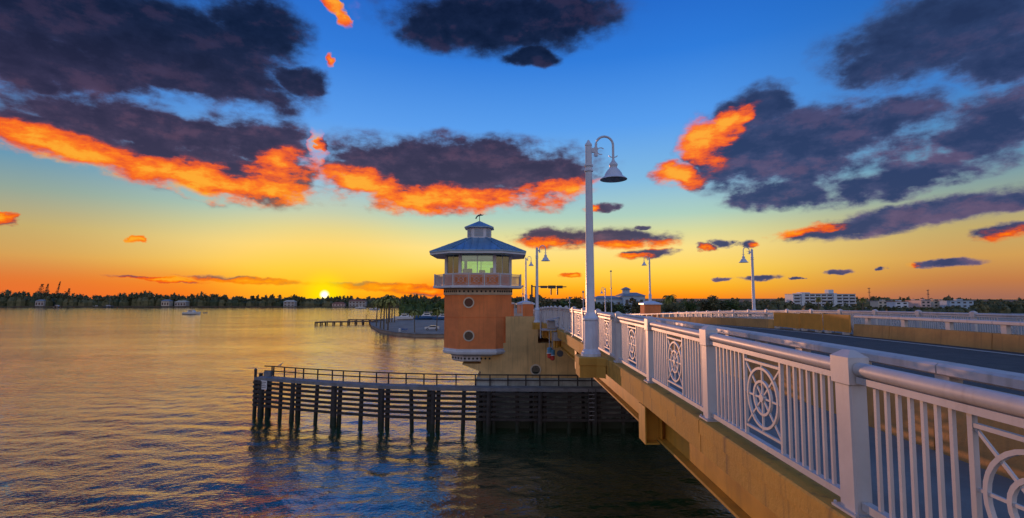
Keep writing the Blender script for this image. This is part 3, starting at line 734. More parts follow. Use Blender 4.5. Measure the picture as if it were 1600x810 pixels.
# roof
AR, CR = 4.05, 1.88
ZR = at(746, 371, TY - 1.4).z
ac, cc = 1.02, .44
rf = part('roof', MB().stack([oct_(AR - .02, CR, ZE - .02), oct_(AR, CR, ZE), oct_(AR, CR, ZE + .10), oct_(ac + .1, cc + .04, ZR)]), 'roof_metal', tw)
part('fascia', MB().stack([oct_(AR - .04, CR, ZE - .17), oct_(AR - .04, CR, ZE - .021)]), 'tower_trim', tw)
part('soffit', MB().stack([oct_(AW + .0, CW, ZE - .10), oct_(AR - .06, CR, ZE - .175), oct_(AR - .06, CR, ZE - .165)]), 'soffit', tw)
sm = MB(); oe, ot = oct_(AR, CR, ZE + .10), oct_(ac + .1, cc + .04, ZR)
for i in range(8):
    a, b, c2, d2 = [Vector(v) for v in (oe[i], oe[(i + 1) % 8], ot[(i + 1) % 8], ot[i])]
    L = (b - a).length; n = max(4, int(L / .5))
    up = (b - a).cross(d2 - a).normalized(); up = up if up.z > 0 else -up
    u = (b - a).normalized(); slope = ((d2 + c2) / 2 - (a + b) / 2)
    half = (c2 - d2).length / 2; mid = (a + b) / 2
    for k in range(n + 1):
        s_ = -L / 2 + L * k / n; tmax = 1. if abs(s_) <= half else max(0, (L / 2 - abs(s_)) / (L / 2 - half))
        if k in (0, n): continue
        sm.bar(mid + u * s_ + up * .03, mid + u * s_ + slope * tmax + up * .03, .045, .07)
stuff(part('roof_seams', sm, 'roof_metal', rf))
for i in range(8): part('hip_cap', MB().bar(Vector(oe[i]) + Vector((0, 0, .03)), Vector(ot[i]) + Vector((0, 0, .03)), .09, .05), 'roof_metal', rf)
# cupola with louvred openings
ZK = at(746, 355.5, TY - 1).z; ZA = at(746, 345.8, TY).z
cu = part('cupola', MB().stack([oct_(ac, cc, ZR - .1), oct_(ac, cc, ZK)]), 'tower_trim', tw)
o8 = oct_(ac + .004, cc, 0)
for i in range(8):
    a, b = Vector(o8[i]), Vector(o8[(i + 1) % 8]); L = (b - a).length; u = (b - a).normalized(); nn = Vector((u.y, -u.x, 0))
    w0, w1 = a + u * L * .17, b - u * L * .17
    lv = part('louvre', MB().stack([[w0 + Vector((0, 0, z)), w1 + Vector((0, 0, z)), w1 - nn * .06 + Vector((0, 0, z)), w0 - nn * .06 + Vector((0, 0, z))] for z in (ZR + .12, ZK - .12)]), 'grey_metal', cu)
    for k in range(5):
        z = ZR + .2 + (ZK - ZR - .38) * k / 4
        part('slat', MB().bar(w0 + nn * .012 + Vector((0, 0, z)), w1 + nn * .012 + Vector((0, 0, z)), .03, .035), 'roof_metal', cu)
part('cupola_roof', MB().stack([oct_(ac + .24, cc + .1, ZK - .02), oct_(ac + .25, cc + .1, ZK + .08), oct_(.05, .02, ZA)]), 'roof_metal', tw)
# leaping fish weathervane
ZV = at(746, 334.5, TY).z
wv = part('weathervane', MB().tube([(TX, TY, ZA - .05), (TX, TY, ZV - .1)], .03, 8), 'dark_metal', tw)
fish = [(-.34, -.30), (-.30, -.18), (-.22, -.06), (-.10, .04), (.02, .07), (.06, .15), (.12, .08), (.24, .04), (.36, .06), (.26, -.02), (.12, -.05), (-.02, -.07), (-.14, -.13), (-.22, -.22), (-.24, -.33)]
part('fish', MB().stack([[(TX + x * 1.1, TY + s * .03, ZV - .12 + z * 1.05) for x, z in fish] for s in (-1, 1)]), 'dark_metal', wv)

# ------------------------------------------------------------------ timber fender
FP = [(400, 589.3), (413, 590), (461, 594), (525, 598.3), (599, 602.3), (678, 604.8), (764, 606), (844, 606.5), (928, 607), (1010, 607), (1090, 607)]
FZ = 3.45
FW = [onz(px, py, FZ) for px, py in FP]
def fl(s):
    k = min(int(s), len(FW) - 2); return FW[k].lerp(FW[k + 1], s - k)
fd = thing('timber_fender', 'long dark timber fender with walkway curving out into the channel', 'fender', (FW[4].x, FW[4].y, 0))
for k in range(len(FW) - 1):
    a, b = FW[k], FW[k + 1]; u = (b - a).normalized(); n = Vector((-u.y, u.x, 0))
    part('walkway', MB().bar(a + n * .55 + Vector((0, 0, -.06)), b + n * .55 + Vector((0, 0, -.06)), .75, .10), 'fender_deck', fd)
    part('cap_beam', MB().bar(a - n * .06 + Vector((0, 0, -.12)), b - n * .06 + Vector((0, 0, -.12)), .30, .26), 'fender_deck', fd)
    for r in range(6):
        z = FZ - .46 - .39 * r
        part('wale', MB().bar(Vector((a.x, a.y, z)) - n * .18 + u * .01, Vector((b.x, b.y, z)) - n * .18 - u * .01, .16, .195), 'fender_timber', fd)
    for h in (.42, .84):
        part('hand_rail', MB().bar(a + n * 1.0 + Vector((0, 0, h)), b + n * 1.0 + Vector((0, 0, h)), .09, .085), 'fender_timber', fd)
    for s in (0., .36, .72) if k else (.9,):
        p = a.lerp(b, s) + n * 1.0; part('rail_post', MB().cbox(p.x - .05, p.x + .05, p.y - .05, p.y + .05, FZ - .05, FZ + .88, .01), 'fender_timber', fd)
for s in range(0, 10):
    c = fl(s + (0 if s else .02)); k = min(s, len(FW) - 2); u = (FW[k + 1] - FW[k]).normalized(); n = Vector((-u.y, u.x, 0))
    if s:
        for j in (-1, 0, 1):
            p = c + u * j * .34 + n * (.12 if j else -.22)
            part('pile', MB().tube([(p.x + rnd.uniform(-.12, .12), p.y, -2.5), (p.x + .02, p.y, FZ - .28)], [.20, .17], 10), 'fender_timber', fd, True)
    if s >= 0:
        p = fl(s + .55) + n * .05 if s else c
        part('pile', MB().tube([(p.x + rnd.uniform(-.2, .2), p.y, -2.5), (p.x, p.y, FZ - .26)], [rnd.uniform(.16, .21), .16], 10), 'fender_timber', fd, True)
        p = fl(s + .82) + n * .95
        part('pile', MB().tube([(p.x, p.y, -2.5), (p.x, p.y, FZ - .11)], [.15, .13], 8), 'fender_timber', fd, True)
# return at the outer end
e = FW[0]; e2 = e + Vector((-.35, 1.6, 0))
for r in range(6): part('wale', MB().bar(Vector((e.x - .12, e.y - .1, FZ - .46 - .39 * r)), Vector((e2.x - .12, e2.y, FZ - .46 - .39 * r)), .16, .175), 'fender_timber', fd)
part('pile', MB().tube([(e.x - .05, e.y, -2.5), (e.x - .05, e.y, FZ + .55)], .12, 8), 'fender_timber', fd)
part('pile', MB().tube([(e2.x, e2.y, -2.5), (e2.x, e2.y, FZ + .1)], .18, 8), 'fender_timber', fd)
part('post_cap', MB().lathe([(.13, 0), (.15, .1), (.05, .22)], 8, (e.x - .05, e.y, FZ + .55)), 'dark_metal', fd)
p = FW[1].lerp(FW[0], .1) + Vector((0, .6, 0))
part('locker', MB().cbox(p.x - .3, p.x + .35, p.y, p.y + .45, FZ, FZ + .42, .02), 'fender_deck', fd)
for k, s in enumerate((7.95,)):
    c = fl(s); lad = thing('ladder', 'steel ladder with pale rungs hanging on the fender under the bridge', 'ladder', (c.x, c.y - .35, .9))
    for sx in (-.28, .28): part('stile', MB().box(c.x + sx - .03, c.x + sx + .03, c.y - .40, c.y - .35, .9, FZ), 'dark_metal', lad)
    for j in range(7): part('rung', MB().box(c.x - .25, c.x + .25, c.y - .39, c.y - .36, 1.1 + j * .32, 1.14 + j * .32), 'grey_metal', lad)
# notice board on the fender's end
q = onz(418.5, 607, 0); u = (FW[2] - FW[1]).normalized(); n = Vector((-u.y, u.x, 0))
c = FW[1].lerp(FW[2], .10) - n * .32; zs = FZ - .98
sg = thing('notice_sign', 'white notice board with lines of dark text on the outer end of the fender', 'sign', (c.x, c.y, zs))
def plate(mb, c, u, n, s0, s1, z0, z1, t0, t1):
    a, b = c + u * s0, c + u * s1
    return mb.stack([[Vector((p.x, p.y, z)) - n * t for p, t in ((a, t0), (b, t0), (b, t1), (a, t1))] for z in (z0, z1)])
part('board', plate(MB(), c, u, n, -.36, .36, zs, zs + .78, 0, .03), 'sign_white', sg)
for j, (w0, w1) in enumerate(((-.28, .26), (-.30, .1), (-.24, .3), (-.3, .22))):
    x = w0; mb = MB()
    while x < w1:
        l = rnd.uniform(.05, .13); plate(mb, c, u, n, x, min(w1, x + l), zs + .60 - .15 * j, zs + .66 - .15 * j, .031, .035); x += l + .025
    part('text_line', mb, 'sign_ink', sg)

def bird(p, label, f):
    b = MB(); rings = []
    for s, z, r in ((-.26, .10, .012), (-.16, .12, .035), (-.04, .15, .065), (.06, .20, .06), (.12, .28, .035), (.15, .33, .04), (.19, .34, .028), (.26, .33, .006)):
        rings.append([(p.x + s * f, p.y + r * math.cos(a), p.z + z + r * math.sin(a)) for a in [2 * math.pi * i / 8 for i in range(8)]])
    t = thing('seabird', label, 'bird', tuple(p))
    part('body', b.stack(rings), 'grey_metal', t, True)
    for s in (-.03, .03): part('leg', MB().tube([(p.x, p.y + s, p.z), (p.x, p.y + s, p.z + .11)], .008, 6), 'dark_metal', t)
pb = FW[1].lerp(FW[2], .36); bird(Vector((pb.x, pb.y + 1.0, FZ + .885)), 'small grey seabird perched on the fender handrail', 1)

# ------------------------------------------------------------------ signal gear below the deck
EYq = 25.5
def qx(px, py): return at(px, py, EYq)
nv = thing('navigation_lights', 'pair of hanging channel lights with blue and red lanterns on thin pipes', 'light', (qx(861, 530).x, EYq, qx(861, 545).z))
for px in (858.5, 863):
    a, b = qx(px, 516), qx(px, 545)
    pp = part('pipe', MB().tube([tuple(a), tuple(b)], .025, 8), 'grey_metal', nv)
    c0, c1, c2 = qx(px, 543).z - (.1 if px > 860 else 0), qx(px, 552).z - (.1 if px > 860 else 0), qx(px, 559).z - (.1 if px > 860 else 0)
    part('lantern', MB().lathe([(.06, c0), (.13, c0 - .04), (.13, c1), (.1, c1 - .02)], 12, (a.x, EYq, 0)), 'blue_lens', nv)
    part('lantern', MB().lathe([(.1, c1 - .03), (.12, c1 - .06), (.12, c2), (.04, c2 - .05)], 12, (a.x, EYq, 0)), 'red_lens', nv)
    part('lamp_guard', MB().lathe([(.15, c1 - .02), (.15, c1 + .02)], 12, (a.x, EYq, 0)), 'sign_white', nv)
cbn = thing('control_cabinet', 'grey control cabinet fixed outside the railing above the hanging lights', 'cabinet', (qx(861, 513).x, EYq, qx(861, 514).z))
a, b = qx(855.5, 501), qx(867.5, 513)
part('box', MB().cbox(a.x, b.x, EYq - .1, EYq + .35, b.z, a.z, .02), 'grey_metal', cbn)
part('hood', MB().bar((a.x - .1, EYq - .25, a.z + .02), (b.x + .2, EYq - .25, a.z + .16), .5, .03), 'grey_metal', cbn)
part('tray', MB().box(a.x - .3, b.x + .15, EYq - .2, EYq + .4, b.z - .12, b.z - .05), 'grey_metal', cbn)
part('arm', MB().tube([(a.x - .35, EYq, b.z - .5), (a.x - .35, EYq, a.z + .4)], .035, 8), 'grey_metal', cbn)
part('arm', MB().bar((b.x, EYq + .1, b.z), (2.6, EYq + .1, b.z + .05), .07, .07), 'grey_metal', cbn)
jb = thing('junction_box', 'square grey junction box with orange pipes under the railing', 'box', (qx(870, 532).x, EYq, qx(870, 544).z))
a, b = qx(864.5, 519), qx(877, 532)
part('box', MB().cbox(a.x, b.x, EYq - .3, EYq + .2, b.z, a.z, .02), 'grey_metal', jb)
for px in (866.7, 870.5): c = qx(px, 532); part('pipe', MB().tube([(c.x, EYq, c.z), (c.x, EYq, qx(px, 544).z)], .055, 8), 'tan_steel', jb)
part('holder', MB().box(b.x, 2.7, EYq - .06, EYq + .06, b.z + .1, b.z + .2), 'grey_metal', jb)
a, b = qx(874, 547), qx(881, 556)
hn = thing('horn_speaker', 'small dark horn fixed under the bridge edge by the junction box', 'horn', (a.x, EYq, b.z))
part('horn', MB().tube([(a.x, EYq - .35, (a.z + b.z) / 2), (a.x + .05, EYq, (a.z + b.z) / 2)], [.17, .06], 10), 'dark_metal', hn)
part('bracket', MB().box(a.x, 2.62, EYq + .0, EYq + .06, b.z + .1, b.z + .18), 'dark_metal', hn)

# ------------------------------------------------------------------ plants
def crown_mb(rx, ry, rz, n, size, seed, clumps=14, flat=.25):
    """leaf-sized faces scattered through uneven clumps"""
    r = random.Random(seed); mb = MB(); cs = []
    for _ in range(clumps):
        d = Vector((r.gauss(0, 1), r.gauss(0, 1), r.gauss(0, 1))).normalized() * r.uniform(.25, .85)
        cs.append((Vector((d.x * rx, d.y * ry, d.z * rz)), r.uniform(.26, .5)))
    for _ in range(n):
        c, q = r.choice(cs); d = Vector((r.gauss(0, 1), r.gauss(0, 1), r.gauss(0, 1))).normalized() * (r.random() ** .4)
        p = c + Vector((d.x * rx * q, d.y * ry * q, d.z * rz * q)); s = size * r.uniform(.6, 1.3)
        u = Vector((r.gauss(0, 1), r.gauss(0, 1), r.gauss(0, .6))).normalized(); w = u.cross(Vector((r.gauss(0, 1), r.gauss(0, 1), r.gauss(0, 1)))).normalized()
        mb.add([p - u * s, p - w * s * .45, p + u * s, p + w * s * .45], [(0, 1, 2, 3)])
    return mb
def nobm(mb, name, m):
    me = bpy.data.meshes.new(name); me.from_pydata(mb.v, [], mb.f); me.materials.append(MATS[m]); return me
def trunk_mb(h, r, lean=0, limbs=5, spread=1.5, seed=1):
    q = random.Random(seed); mb = MB().tube([(0, 0, -.2), (lean * .3, 0, h * .5), (lean, 0, h)], [r * 1.2, r * .85, r * .6], 8)
    for i in range(limbs):
        a = 6.28 * i / limbs + q.random(); mb.tube([(lean * .8, 0, h * .75), (lean + math.cos(a) * spread * .5, math.sin(a) * spread * .5, h * 1.05), (lean + math.cos(a) * spread, math.sin(a) * spread, h * 1.35)], [r * .5, r * .35, r * .15], 5)
    return mb
TREE = {}
for i in range(4):
    TREE[i] = (nobm(crown_mb(1, 1, .8, 1500, .085, 40 + i, 16), 'crown', 'leaf_mid' if i % 2 else 'leaf_dark'), trunk_mb(1.2, .07, .05, 6, .5, i).mesh('trunk', 'trunk_bark', True))
def tree(px, ybase, Y, w, h, label, kind=0, group=None, zg=.75, name='tree'):
    """w, h: crown half width and total height in metres"""
    p = at(px, ybase, Y); t = thing(name, label, 'tree', (p.x, Y, zg), group)
    cm, tm = TREE[kind]
    c = inst('crown', cm, t, (0, 0, h * .62), (0, 0, px)); c.scale = (w, w, h * .46)
    k = inst('trunk', tm, t); k.scale = (h * .25, h * .25, h * .36)
    return t
def palm_meshes(h, nf, fl_, seed):
    r = random.Random(seed); lean = r.uniform(-.07, .07); mb = MB()
    for i in range(nf):
        az = 6.283 * i / nf + r.uniform(-.2, .2); up = r.uniform(-.15, 1.1); L = fl_ * r.uniform(.8, 1.1)
        d = Vector((math.cos(az), math.sin(az), 0)); side = Vector((-d.y, d.x, 0)); p = Vector((lean, 0, h)); ang = up; n = 9
        for j in range(n):
            q = p + (d * math.cos(ang) + Vector((0, 0, 1)) * math.sin(ang)) * L / n
            wl = L * .24 * math.sin(math.pi * (.12 + .85 * (j + .5) / n)); dr = Vector((0, 0, -wl * .55))
            mb.add([p - side * .03, p + side * .03, q + side * .03, q - side * .03], [(0, 1, 2, 3)])
            for s in (-1, 1):
                for o in (0, .5):
                    pp = p.lerp(q, o); tipp = pp + side * s * wl + (q - p) * .8 + dr * r.uniform(.6, 1.3)
                    mb.add([pp, p.lerp(q, o + .36), tipp], [(0, 1, 2)])
            p = q; ang -= .17 + .10 * r.random()
    tr = MB().tube([(0, 0, -.3), (0, 0, h * .05), (lean * .35, 0, h * .5), (lean, 0, h)], [h * .04, h * .028, h * .022, h * .018], 8)
    return nobm(mb, 'crown', 'palm_leaf'), tr.mesh('trunk', 'trunk_bark', True)
PALM = [palm_meshes(1., 28, .40, s) for s in (3, 8, 21)]
def palm(px, ybase, ytop, label, k=0, zg=.75, Y=None, cw=1., group=None):
    p = onz(px, ybase, zg) if Y is None else Vector((at(px, ybase, Y).x, Y, zg))
    h = (at(px, ytop, p.y).z - zg) * .86
    t = thing('palm_tree', label, 'palm tree', (p.x, p.y, zg), group)
    c = inst('crown', PALM[k][0], t, (0, 0, 0), (0, 0, px)); c.scale = (h * cw, h * cw, h)
    q = inst('trunk', PALM[k][1], t, (0, 0, 0), (0, 0, px)); q.scale = (h, h, h)
G = 'palms on the car park tip'
for i, (px, yb, ytp, lb) in enumerate((
        (594.4, 513.5, 464, 'tall palm nearest the water, leftmost on the car park tip'),
        (599.4, 515, 463, 'tall palm second from the left on the car park tip'),
        (606, 516.7, 462, 'tall palm with its base lowest in the palm clump'),
        (604, 506, 461, 'tall palm at the back of the clump, behind the lowest one'),
        (608.5, 504, 459, 'tallest palm in the clump on the car park tip'),
        (612, 504, 463, 'palm second from the right in the clump'),
        (616.5, 504, 466, 'palm at the right end of the clump, by the boats'),
        (588, 510, 467, 'palm at the very edge of the seawall, left of the clump'))): palm(px, yb, ytp, lb, i % 3, cw=.88, group=G)
palm(647.8, 520, 482, 'single small palm standing near the middle of the seawall', 1, cw=1.15, group=G)
palm(682, 518, 480, 'single small palm in front of the parked white car', 2, cw=1.15, group=G)

def wood(name, label, spots, m, n, size, seed, cores=True):
    """a far-off wood that reads as one mass: leaf faces in clumps over many crowns"""
    r = random.Random(seed); mb = MB()
    for (x, y, z, w, h) in spots:
        cl = [(Vector((r.uniform(-1, 1) * w * .7, r.uniform(-1, 1) * w * .7, r.uniform(.15, .85) * h)), r.uniform(.3, .55)) for _ in range(7)]
        for c, q in cl:       # solid core added in each clump to block sun through the leaves
            mb.lathe([(w * q * .25, -h * q * .42), (w * q * .62, -h * q * .1), (w * q * .55, h * q * .22), (w * q * .15, h * q * .45)], 6, (x + c.x, y + c.y, z + c.z), True)
        mb.lathe([(w * 1.0, -.3), (w * .98, h * .4), (w * .6, h * .7)], 7, (x, y, z))  # wide solid core per crown, also added to stop the low sun
        for _ in range(n):
            c, q = r.choice(cl); d = Vector((r.gauss(0, 1), r.gauss(0, 1), r.gauss(0, 1))).normalized() * r.random() ** .4
            p = Vector((x, y, z)) + c + Vector((d.x * w * q, d.y * w * q, d.z * h * q * .6)); s = size * r.uniform(.5, 1.3)
            if p.z < z - .5: p.z = z + r.random()
            u = Vector((r.gauss(0, 1), r.gauss(0, .6), r.gauss(0, .8))).normalized(); w_ = u.cross(Vector((r.gauss(0, 1), r.gauss(0, 1), r.gauss(0, 1)))).normalized()
            mb.add([p - u * s, p - w_ * s * .6, p + u * s, p + w_ * s * .6], [(0, 1, 2, 3)])
    o = bpy.data.objects.new(name, nobm(mb, name, m)); COL.objects.link(o); stuff(o); o['label'] = label; o['category'] = 'trees'
# left shore: top of the wood traced roughly
prof = [(-60, 456), (0, 456), (30, 457), (50, 459), (68, 456), (100, 458), (130, 461), (160, 462), (200, 460), (225, 455), (245, 459), (270, 460), (300, 461), (322, 457), (350, 463), (390, 464), (420, 462), (450, 463), (500, 465), (540, 464), (580, 465), (620, 463), (660, 463), (700, 464), (760, 463), (820, 464), (850, 462)]
sp = []
for px in np.arange(-60, 850, 7.):
    yt = np.interp(px, [p[0] for p in prof], [p[1] for p in prof])
    for row in (0, 1):
        Y = 598 + row * 30 + rnd.uniform(-4, 8); q = at(px + rnd.uniform(-4, 4), yt + rnd.uniform(-1.5, 2.) + (2.5 if row == 0 else -.5), Y)
        h = max(3, q.z - .7); sp.append((q.x, Y, .7, rnd.uniform(4.2, 7), h))
wood('shore_trees', 'dark green wood along the far shore', sp, 'leaf_dark', 260, .95, 3)
# behind the marina
sp = []
for px in np.arange(632, 800, 8.):
    for row in (0, 1):
        Y = 290 + row * 30 + rnd.uniform(-8, 8); yt = 471 - row * 2 + rnd.uniform(-3, 3)
        q = at(px, yt, Y); sp.append((q.x, Y, .75, rnd.uniform(2.4, 3.8), max(3, q.z - 1.2)))
wood('marina_trees', 'mixed green trees behind the marina boats', sp, 'leaf_mid', 170, .7, 9)
# right side, beyond the far railing
sp = []
for px in np.arange(1030, 1640, 8.):
    Y = 330 + rnd.uniform(-14, 14); yt = 474 + rnd.uniform(-2.5, 3)
    if 1180 < px < 1245: yt = 470
    if px > 1340: yt = 479 + rnd.uniform(-2, 1)
    if px > 1525: yt = 471 + rnd.uniform(-3, 2)
    q = at(px, yt, Y); sp.append((q.x, Y, .75, rnd.uniform(2.6, 4.2), max(2, q.z - 1.2)))
wood('street_trees', 'low green trees in front of the white buildings beyond the road', sp, 'leaf_dark', 150, .75, 12)
sp = []
for px in np.arange(1030, 1700, 12.):
    Y = 540 + rnd.uniform(-14, 14); q = at(px, 466 + rnd.uniform(-2, 3) + (1 if px < 1240 else 0), Y); sp.append((q.x, Y, .6, rnd.uniform(5, 7), max(2, q.z - .6)))
wood('distant_trees', 'distant dark trees behind the white buildings', sp, 'leaf_dark', 130, 1.2, 14)
# trees at the bridge end
for i, (px, yt, Y, w, lb) in enumerate(((853, 466, 150, 4.5, 'bushy green tree just right of the second lamp post'), (868, 462, 145, 6., 'broad green tree below the overhead gantry'), (884, 460, 148, 6.2, 'rounded green tree right of the overhead gantry'), (905, 463, 140, 5.5, 'green tree directly left of the nearest lamp post'),
        (922, 468, 138, 4.5, 'green tree hidden partly behind the nearest lamp post'), (940, 467, 142, 4.2, 'green tree right of the nearest lamp post, before the villa'), (962, 468, 150, 4.4, 'low green tree in front of the villa'), (985, 464, 150, 4.2, 'leafy green tree covering the middle of the villa'), (1005, 470, 152, 3.6, 'small green tree at the right end of the villa'),
        (1052, 471, 165, 4., 'low tree just right of the blue capped pedestal across the road'), (1076, 468, 190, 3.6, 'small tree between the palm and the round tree'), (1115, 460.5, 170, 6.6, 'large rounded bright green tree across the road'), (1138, 466, 172, 5.4, 'green tree hugging the large rounded tree'), (1158, 467, 178, 4.6, 'dark tree left of the rightmost lamp'))):
    q = at(px, yt, Y); zg = .75
    tree(px, 480, Y, w, q.z - zg, lb, (i * 3 + 1) % 4 if px > 850 else 1, 'trees at the bridge end', zg)
palm(1045, 486, 458, 'palm with wide fronds right of the pedestal across the road', 0, Y=175, cw=.75, group='palms across the road')
palm(1279, 486, 463, 'palm standing in front of the white hotel', 1, Y=300, cw=.6, group='palms across the road')
palm(1348, 486, 464, 'palm just right of the white hotel', 2, Y=300, cw=.6, group='palms across the road')
# individual tall trees of the far shore
for px, yt, w, lb in ((65, 444, 3.4, 'ragged tall pine on the left shore, broadest of three'), (74, 444, 2.2, 'tall pine just right of the ragged pine on the left shore'), (93, 440, 1.4, 'slender leaning conifer, tallest on the left shore'), (107, 451, 2.2, 'short flat topped pine right of the leaning conifer')):
    q = at(px, yt, 596); zg = .7; h = q.z - zg; lean = 2.5 if px == 93 else .6
    t = thing('pine_tree', lb, 'tree', (q.x - lean, 596, zg), 'tall pines on the left shore')
    mb = MB(); r = random.Random(px)
    for _ in range(420):
        f = r.random(); rr = w * (.35 + .65 * math.sin(math.pi * min(1, f * 1.0 + .1))) * r.random() ** .5; a = r.random() * 6.28
        c = Vector((q.x - lean * (1 - f) + rr * math.cos(a) + (f - .5) * 2.2, 596 + rr * math.sin(a), zg + h * (.35 + .65 * f))); s = r.uniform(.35, .9)
        u = Vector((r.gauss(0, 1), r.gauss(0, 1), r.gauss(0, .7))).normalized(); v = u.cross(Vector((r.random(), r.random(), r.random() + .1))).normalized()
        mb.add([c - u * s, c - v * s * .4, c + u * s, c + v * s * .4], [(0, 1, 2, 3)])
    part('crown', mb, 'leaf_dark', t); part('trunk', MB().tube([(q.x - lean, 596, zg - .3), (q.x, 596, zg + h * .9)], [.3, .1], 6), 'trunk_bark', t)

# ------------------------------------------------------------------ buildings
def block(t, x0, x1, y0, y1, z0, z1, wall, rows, cols, ww=.5, wh=.5, flat=True, roof='grey_roof', balcony=False, parap=.35, hip=.28):
    b = part('wall', MB().box(x0, x1, y0, y1, z0, z1), wall, t)
    dx, dzz = (x1 - x0) / cols, (z1 - z0) / rows
    fr = MB().box(-dx * ww / 2 - .12, dx * ww / 2 + .12, -.06, .05, -dzz * wh / 2 - .12, dzz * wh / 2 + .12).mesh('window', wall)
    gl = MB().box(-dx * ww / 2, dx * ww / 2, -.075, -.055, -dzz * wh / 2, dzz * wh / 2).mesh('pane', 'window_glass')
    bl = MB().box(-dx * .46, dx * .46, -1.1, 0, -.1, .1).box(-dx * .46, dx * .46, -1.1, -1.02, .1, .8).mesh('balcony', wall)
    for r in range(rows):
        for c in range(cols):
            lp = Vector((x0 + dx * (c + .5), y0, z0 + dzz * (r + .5))) - ORG[t]
            w = inst('window', fr, t, lp); inst('pane', gl, w)
            if balcony: inst('balcony', bl, t, lp - Vector((0, 0, dzz * .47)))
    if flat: part('roof', MB().box(x0 - .25, x1 + .25, y0 - .25, y1 + .25, z1, z1 + parap), roof, t)
    else:
        xm, ym = (x1 - x0) * .32, (y0 + y1) / 2; h = (y1 - y0) * hip
        part('roof', MB().stack([[(x0 - .5, y0 - .5, z1), (x1 + .5, y0 - .5, z1), (x1 + .5, y1 + .5, z1), (x0 - .5, y1 + .5, z1)], [(x0 + xm * .6, ym - .2, z1 + h), (x1 - xm * .6, ym - .2, z1 + h), (x1 - xm * .6, ym + .2, z1 + h), (x0 + xm * .6, ym + .2, z1 + h)]]), roof, t)
HY = 420.
hx0, hx1 = at(1241, 470, HY).x, at(1341, 470, HY).x; hz = at(1290, 460, HY).z
ht = thing('hotel', 'long white balconied hotel beyond the far railing', 'building', ((hx0 + hx1) / 2, HY, .7))
zb = -0.2
w3 = (hx1 - hx0) / 10
block(ht, hx0, hx0 + w3 * 1.2, HY + 1.5, HY + 14, .7, hz, 'hotel_wall', 5, 1, .7, .5, balcony=True)
block(ht, hx0 + w3 * 1.7, hx0 + w3 * 6.2, HY + 1.5, HY + 14, .7, hz + .3, 'hotel_wall', 5, 5, .78, .6, balcony=True)
block(ht, hx0 + w3 * 6.7, hx1 - w3 * .2, HY + 1.5, HY + 14, .7, hz, 'hotel_wall', 5, 3, .78, .6, balcony=True)
for s in (1.2, 6.2): part('stair_tower', MB().box(hx0 + w3 * s, hx0 + w3 * (s + .5), HY - .2, HY + 14, .7, hz + .9), 'hotel_wall', ht)
q0, q1 = at(1292, 453, HY + 6), at(1300, 453, HY + 6)
part('lift_tower', MB().box(q0.x, q1.x, HY + 4, HY + 9, hz, q0.z), 'hotel_wall', ht)
part('penthouse', MB().box(at(1255, 458, HY).x, at(1270, 458, HY).x, HY + 4, HY + 10, hz, at(1262, 457, HY).z), 'hotel_wall', ht)
for px0, px1, yt, Y, m, rows, cols, lb, rfm in ((1372, 1394, 471, 400, 'house_cream', 3, 3, 'cream low apartment block, first one right of the hotel', 'grey_roof'),
        (1399, 1419, 472, 380, 'hotel_wall', 3, 2, 'pale blue white apartment block left of the pink ones', 'red_tile'),
        (1428, 1436, 470, 410, 'house_pink', 3, 1, 'narrow pink apartment block between two white ones', 'red_tile'),
        (1439, 1454, 470, 385, 'house_pink', 3, 2, 'pale pink apartment block below the radio mast', 'grey_roof'),
        (1458, 1467, 470.5, 392, 'house_cream', 3, 1, 'narrow cream apartment block right of the radio mast', 'red_tile'),
        (1471, 1480, 471, 388, 'house_cream', 3, 1, 'narrow cream apartment block beside the blue building', 'red_tile'),
        (1484, 1521, 470.5, 375, 'house_blue', 3, 4, 'wide pale blue apartment block, last one on the right', 'grey_roof')):
    X0, X1 = at(px0, yt, Y).x, at(px1, yt, Y).x; z1 = at((px0 + px1) / 2, yt, Y).z
    t = thing('apartment_block', lb, 'building', ((X0 + X1) / 2, Y, .7), 'apartment blocks right of the hotel')
    block(t, X0, X1, Y, Y + 9, .7, z1, m, rows, cols, .5, .45, roof=rfm)
    part('roof_room', MB().box(X0 * .6 + X1 * .4, X0 * .35 + X1 * .65, Y + 2, Y + 5, z1 + .35, z1 + 1.3), m, t)
for px, yt, lb in ((1357.5, 450, 'lattice radio mast just right of the hotel'), (1449.5, 453, 'tall radio mast with cross arms above the pink apartments')):
    Y = 430; q = at(px, yt, Y); t = thing('radio_mast', lb, 'mast', (q.x, Y, .7))
    for sx, sy in ((-.5, -.4), (.5, -.4), (0, .5)): part('leg', MB().tube([(q.x + sx, Y + sy, 1.), (q.x + sx * .5, Y + sy * .5, q.z)], .12, 6), 'dark_metal', t)
    for k in range(9):
        z = 1.5 + (q.z - 2) * k / 8; part('brace', MB().bar((q.x - .5, Y - .4, z), (q.x + .5, Y - .4, z + .7), .1, .1), 'dark_metal', t)
    for z in (q.z - .5, q.z - 3.8): part('cross_arm', MB().bar((q.x - 1.3, Y, z), (q.x + 1.3, Y, z), .25, .35), 'dark_metal', t)
